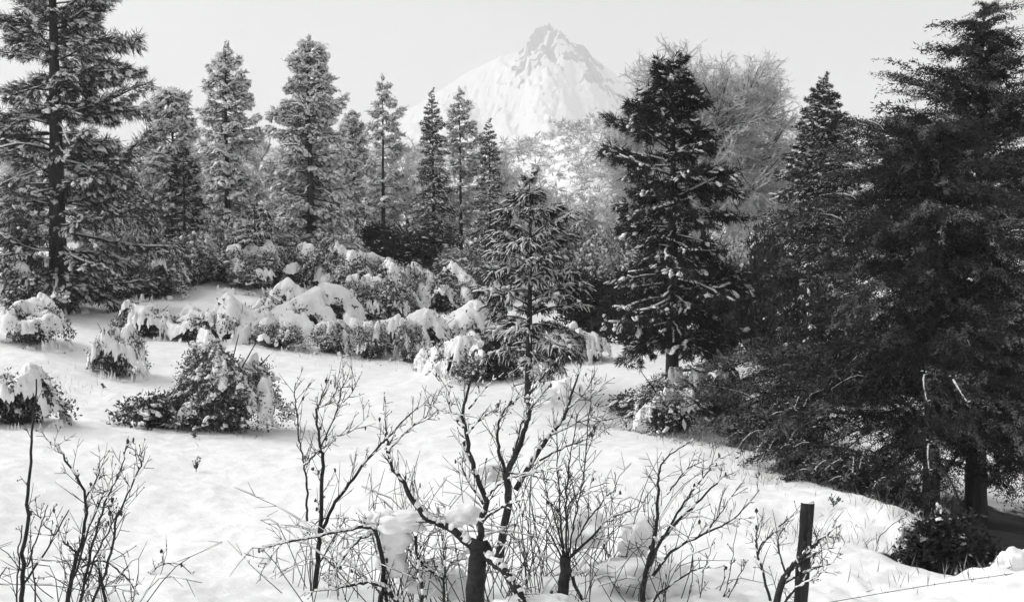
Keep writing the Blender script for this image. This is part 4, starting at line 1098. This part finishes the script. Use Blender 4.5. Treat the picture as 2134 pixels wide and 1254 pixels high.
# tangle of snow-crusted canes behind the stump tree
def bramble(label, Y, box, n, seed, snow=.6):
    rng = np.random.default_rng(seed)
    x0, y0, x1, y1 = box
    b0 = at((x0 + x1) / 2, y1, Y); base = np.array([b0[0], Y, ground(b0[0], Y)])
    root = thing('bramble', label, 'bramble', base)
    c, sn = MB(), MB()
    for q in range(n):
        px = rng.uniform(x0, x1)
        p0 = at(px, y1 + 20, Y + rng.uniform(-.6, .6))
        e = at(px + rng.normal(0, 110), rng.uniform(y0, y1 - 30), Y + rng.uniform(-.6, .6))
        m_ = (p0 + e) / 2 + np.array([rng.normal(0, .12), rng.normal(0, .1), rng.uniform(.1, .4)])
        pts = curve([p0, m_, e], 7) - base
        r = .0055 * np.linspace(1, .5, 7)
        c.tube(pts, r, 4)
        for i in range(6):
            d = pts[i + 1] - pts[i]
            if abs(d[2]) / np.linalg.norm(d) < .75 and rng.random() < snow:
                sn.tube(np.array([pts[i], (pts[i] + pts[i + 1]) / 2, pts[i + 1]]) + [0, 0, .009], .012 * rng.uniform(.6, 1.3, 3), 5, 0, .8)
        for _ in range(3):
            i = rng.integers(2, 7)
            q2 = pts[i] + unit(rng.standard_normal(3) + np.array([0, 0, .2])) * rng.uniform(.08, .25) * np.linspace(0, 1, 3)[:, None]
            c.tube(q2, [.0035, .003, .002], 3)
    link('canes', c.mesh('canes', [TWIGM]), root, kind='stuff')
    if sn.n: link('snow_load', sn.mesh('snow_load', [SNOWLOAD]), root, kind='stuff')
bramble('snow-crusted cane tangle behind the pollarded trunk', 11.0, (800, 930, 1140, 1240), 90, 1, .75)
bramble('cane tangle under the leaning bare tree', 11.8, (1090, 930, 1320, 1180), 40, 5, .5)
bramble('cane tangle low down left of the draped snow hood', 11.4, (600, 1060, 780, 1240), 30, 2, .4)
bramble('cane tangle at the bottom between stump and sweeping canes', 10.9, (1190, 1080, 1420, 1270), 28, 3, .4)
bramble('fine cane tangle around the base of the many-stemmed shrub at lower left', 9.6, (110, 1120, 290, 1270), 24, 4, .5)

# snow hoods and pillows caught in the foreground canes
def snow_heap(label, Y, blobs, seed, name='snow_heap'):
    c0 = at(blobs[0][0], blobs[0][1], Y)
    root = None
    mb = MB()
    for q, (px, py, wx, wz) in enumerate(blobs):
        p = at(px, py, Y) - c0
        k = Y / F
        pillow(mb, p, (wx * k * .5, min(wx, 110) * k * .42, wz * k * .62), seed + q, 3, 0, .27, 1.7)
    o = link(name, mb.mesh(name, [SNOW]), loc=c0)
    o['label'] = label; o['category'] = 'snow heap'
snow_heap('hood of snow draped over bent boughs left of the pollarded trunk', 10.7, [(825, 1092, 125, 44), (822, 1125, 70, 80), (815, 1175, 62, 90), (850, 1080, 90, 26), (775, 1082, 60, 24), (800, 1078, 60, 28)], 1)
snow_heap('snow lump between the hood and the pollarded trunk at the bottom', 10.9, [(890, 1215, 110, 60), (950, 1225, 60, 70)], 2)
snow_heap('snow pillow sitting in the crown fork above the pollarded trunk', 10.7, [(965, 1075, 90, 42), (940, 1085, 50, 36)], 3)
snow_heap('snow pillow held by the leaning bare tree', 12.4, [(1020, 990, 70, 36), (1005, 998, 40, 30)], 4)
snow_heap('round snow pillow behind the fan of shoots', 11.4, [(1210, 1105, 100, 70), (1225, 1120, 80, 60)], 5)
snow_heap('snow pillow beside a dark hole right of the fan of shoots', 11.6, [(1335, 1120, 80, 75), (1320, 1145, 60, 50)], 6)
snow_heap('flat snow shelf at the foot of the sweeping canes', 11.2, [(1330, 1195, 190, 60), (1370, 1235, 110, 70)], 7)
snow_heap('snow heap at the bottom edge right of the pollarded trunk', 9.8, [(1120, 1256, 150, 24), (1065, 1262, 90, 20)], 8)
snow_heap('smooth snow pillow on the meadow behind the leaning bare tree', 24, [(1140, 830, 80, 50), (1175, 812, 70, 34)], 9)
snow_heap('lumpy snow clods on the near bank at the right edge', 11.6, [(2110, 1172, 60, 46), (2090, 1190, 50, 30), (2128, 1190, 50, 40), (2060, 1200, 46, 22), (2138, 1165, 40, 36)], 12)
shrub('dark', 'stand-in bush for the dark hole under the snow pillow right of the fan of shoots', 1295, 11.9, 60, 70, seed=9)  # dark foliage stands in for the shade inside the hole

# ------------------------------------------------------------------ fence post and wire
def post():
    Y = 9.6
    t, b = at(1683, 1047, Y), at(1668, 1254, Y)
    d = (t - b); zt = t[2]
    gx = b[0] - d[0] * .35; gz = ground(gx, Y)
    root = thing('fence_post', 'weathered wooden fence post leaning slightly at the lower right', 'fence post', (gx, Y, gz))
    lo = np.array([gx - d[0] * .1, Y, gz - .3]) - np.array([gx, Y, gz]); hi = t - np.array([gx, Y, gz])
    rng = np.random.default_rng(5)
    mb = MB()
    pts = lo + (hi - lo) * np.linspace(0, 1, 12)[:, None]
    sides = 10; th = np.arange(sides) / sides * 6.283
    prof = np.sign(np.cos(th)) * np.abs(np.cos(th)) ** .55, np.sign(np.sin(th)) * np.abs(np.sin(th)) ** .55
    ring = []
    for q, p in enumerate(pts):
        g = (1 + .05 * rng.standard_normal(sides)) * (.063 - .004 * q / 11)
        ring.append(np.stack([p[0] + prof[0] * g, p[1] + prof[1] * g * .9, np.full(sides, p[2]) + (rng.normal(0, .008, sides) if q == 11 else 0)], -1))
    v = np.concatenate(ring + [pts[-1:]])
    f = []
    for q in range(11):
        for s_ in range(sides):
            a, b_ = q * sides + s_, q * sides + (s_ + 1) % sides
            f += [(a, b_, b_ + sides), (a, b_ + sides, a + sides)]
    for s_ in range(sides): f.append((11 * sides + s_, 11 * sides + (s_ + 1) % sides, len(v) - 1))
    mb.add(v, f)
    link('shaft', mb.mesh('shaft', [POSTM], False), root)
    sc = MB(); pillow(sc, hi + np.array([0, 0, .004]), (.055, .05, .016), 3, 2)
    link('snow_cap', sc.mesh('snow_cap', [SNOW]), root)
    return np.array([gx, Y, gz]) + lo + (hi - lo) * .28
wp = post()
def wire(label, ctrl, seed):
    rng = np.random.default_rng(seed)
    c = np.array(ctrl); base = c[0]
    pts = curve(c, 40)
    root = thing('barbed_wire', label, 'wire', base)
    mb = MB(); mb.tube(pts - base, .0035, 5)
    link('strand', mb.mesh('strand', [WIRE]), root)
    for q in range(2, 39, 2):
        p = pts[q] - base
        bb = MB()
        for _ in range(2):
            d = unit(rng.standard_normal(3)) * .022
            bb.tube(np.array([p - d, p, p + d]), [.001, .003, .001], 4)
        link('barb', bb.mesh('barb', [WIRE]), root)
wire('rusty barbed wire running low over the snow from the fence post to the right edge', [wp, at(1740, 1252, 9.9), at(1940, 1218, 10.3), at(2050, 1203, 10.5), at(2200, 1182, 10.8), at(2400, 1160, 11.2)], 1)

# dry grass poking through the snow
def grass():
    rng = np.random.default_rng(9)
    b = MB()
    for cx, cY, sx, sy, n in [(1580, 20, 80, 3, 500), (1300, 25, 60, 1.5, 260), (1860, 15, 110, 1.2, 170), (1500, 22, 90, 1.6, 420), (1700, 14, 120, 1.2, 160), (1450, 22, 70, 1, 300), (120, 24, 60, 2, 120), (420, 22, 120, 1.5, 120), (760, 33, 200, 1.5, 200), (1400, 15, 200, 2, 120), (2030, 11.2, 90, .5, 40), (1850, 11.6, 90, .6, 30), (1950, 13.6, 60, .6, 60)]:
        px = rng.normal(cx, sx * .6, n); Y = rng.normal(cY, sy * .6, n)
        x = (px - CX) / F * Y; z = ground_raw(x, Y)
        pos = np.stack([x, Y, z - .02], -1)
        d = unit_rows(rng.standard_normal((n, 3)) * .45 + np.array([[0, 0, 1.]]))
        b.spikes(pos, d, rng.uniform(.08, .3, n), np.full(n, .005), rng, 0)
    link('dry_grass', b.mesh('dry_grass', [STALK]), kind='stuff')
grass()
print('TRIS', NTRI[0], 'OBJECTS', len(S.objects))
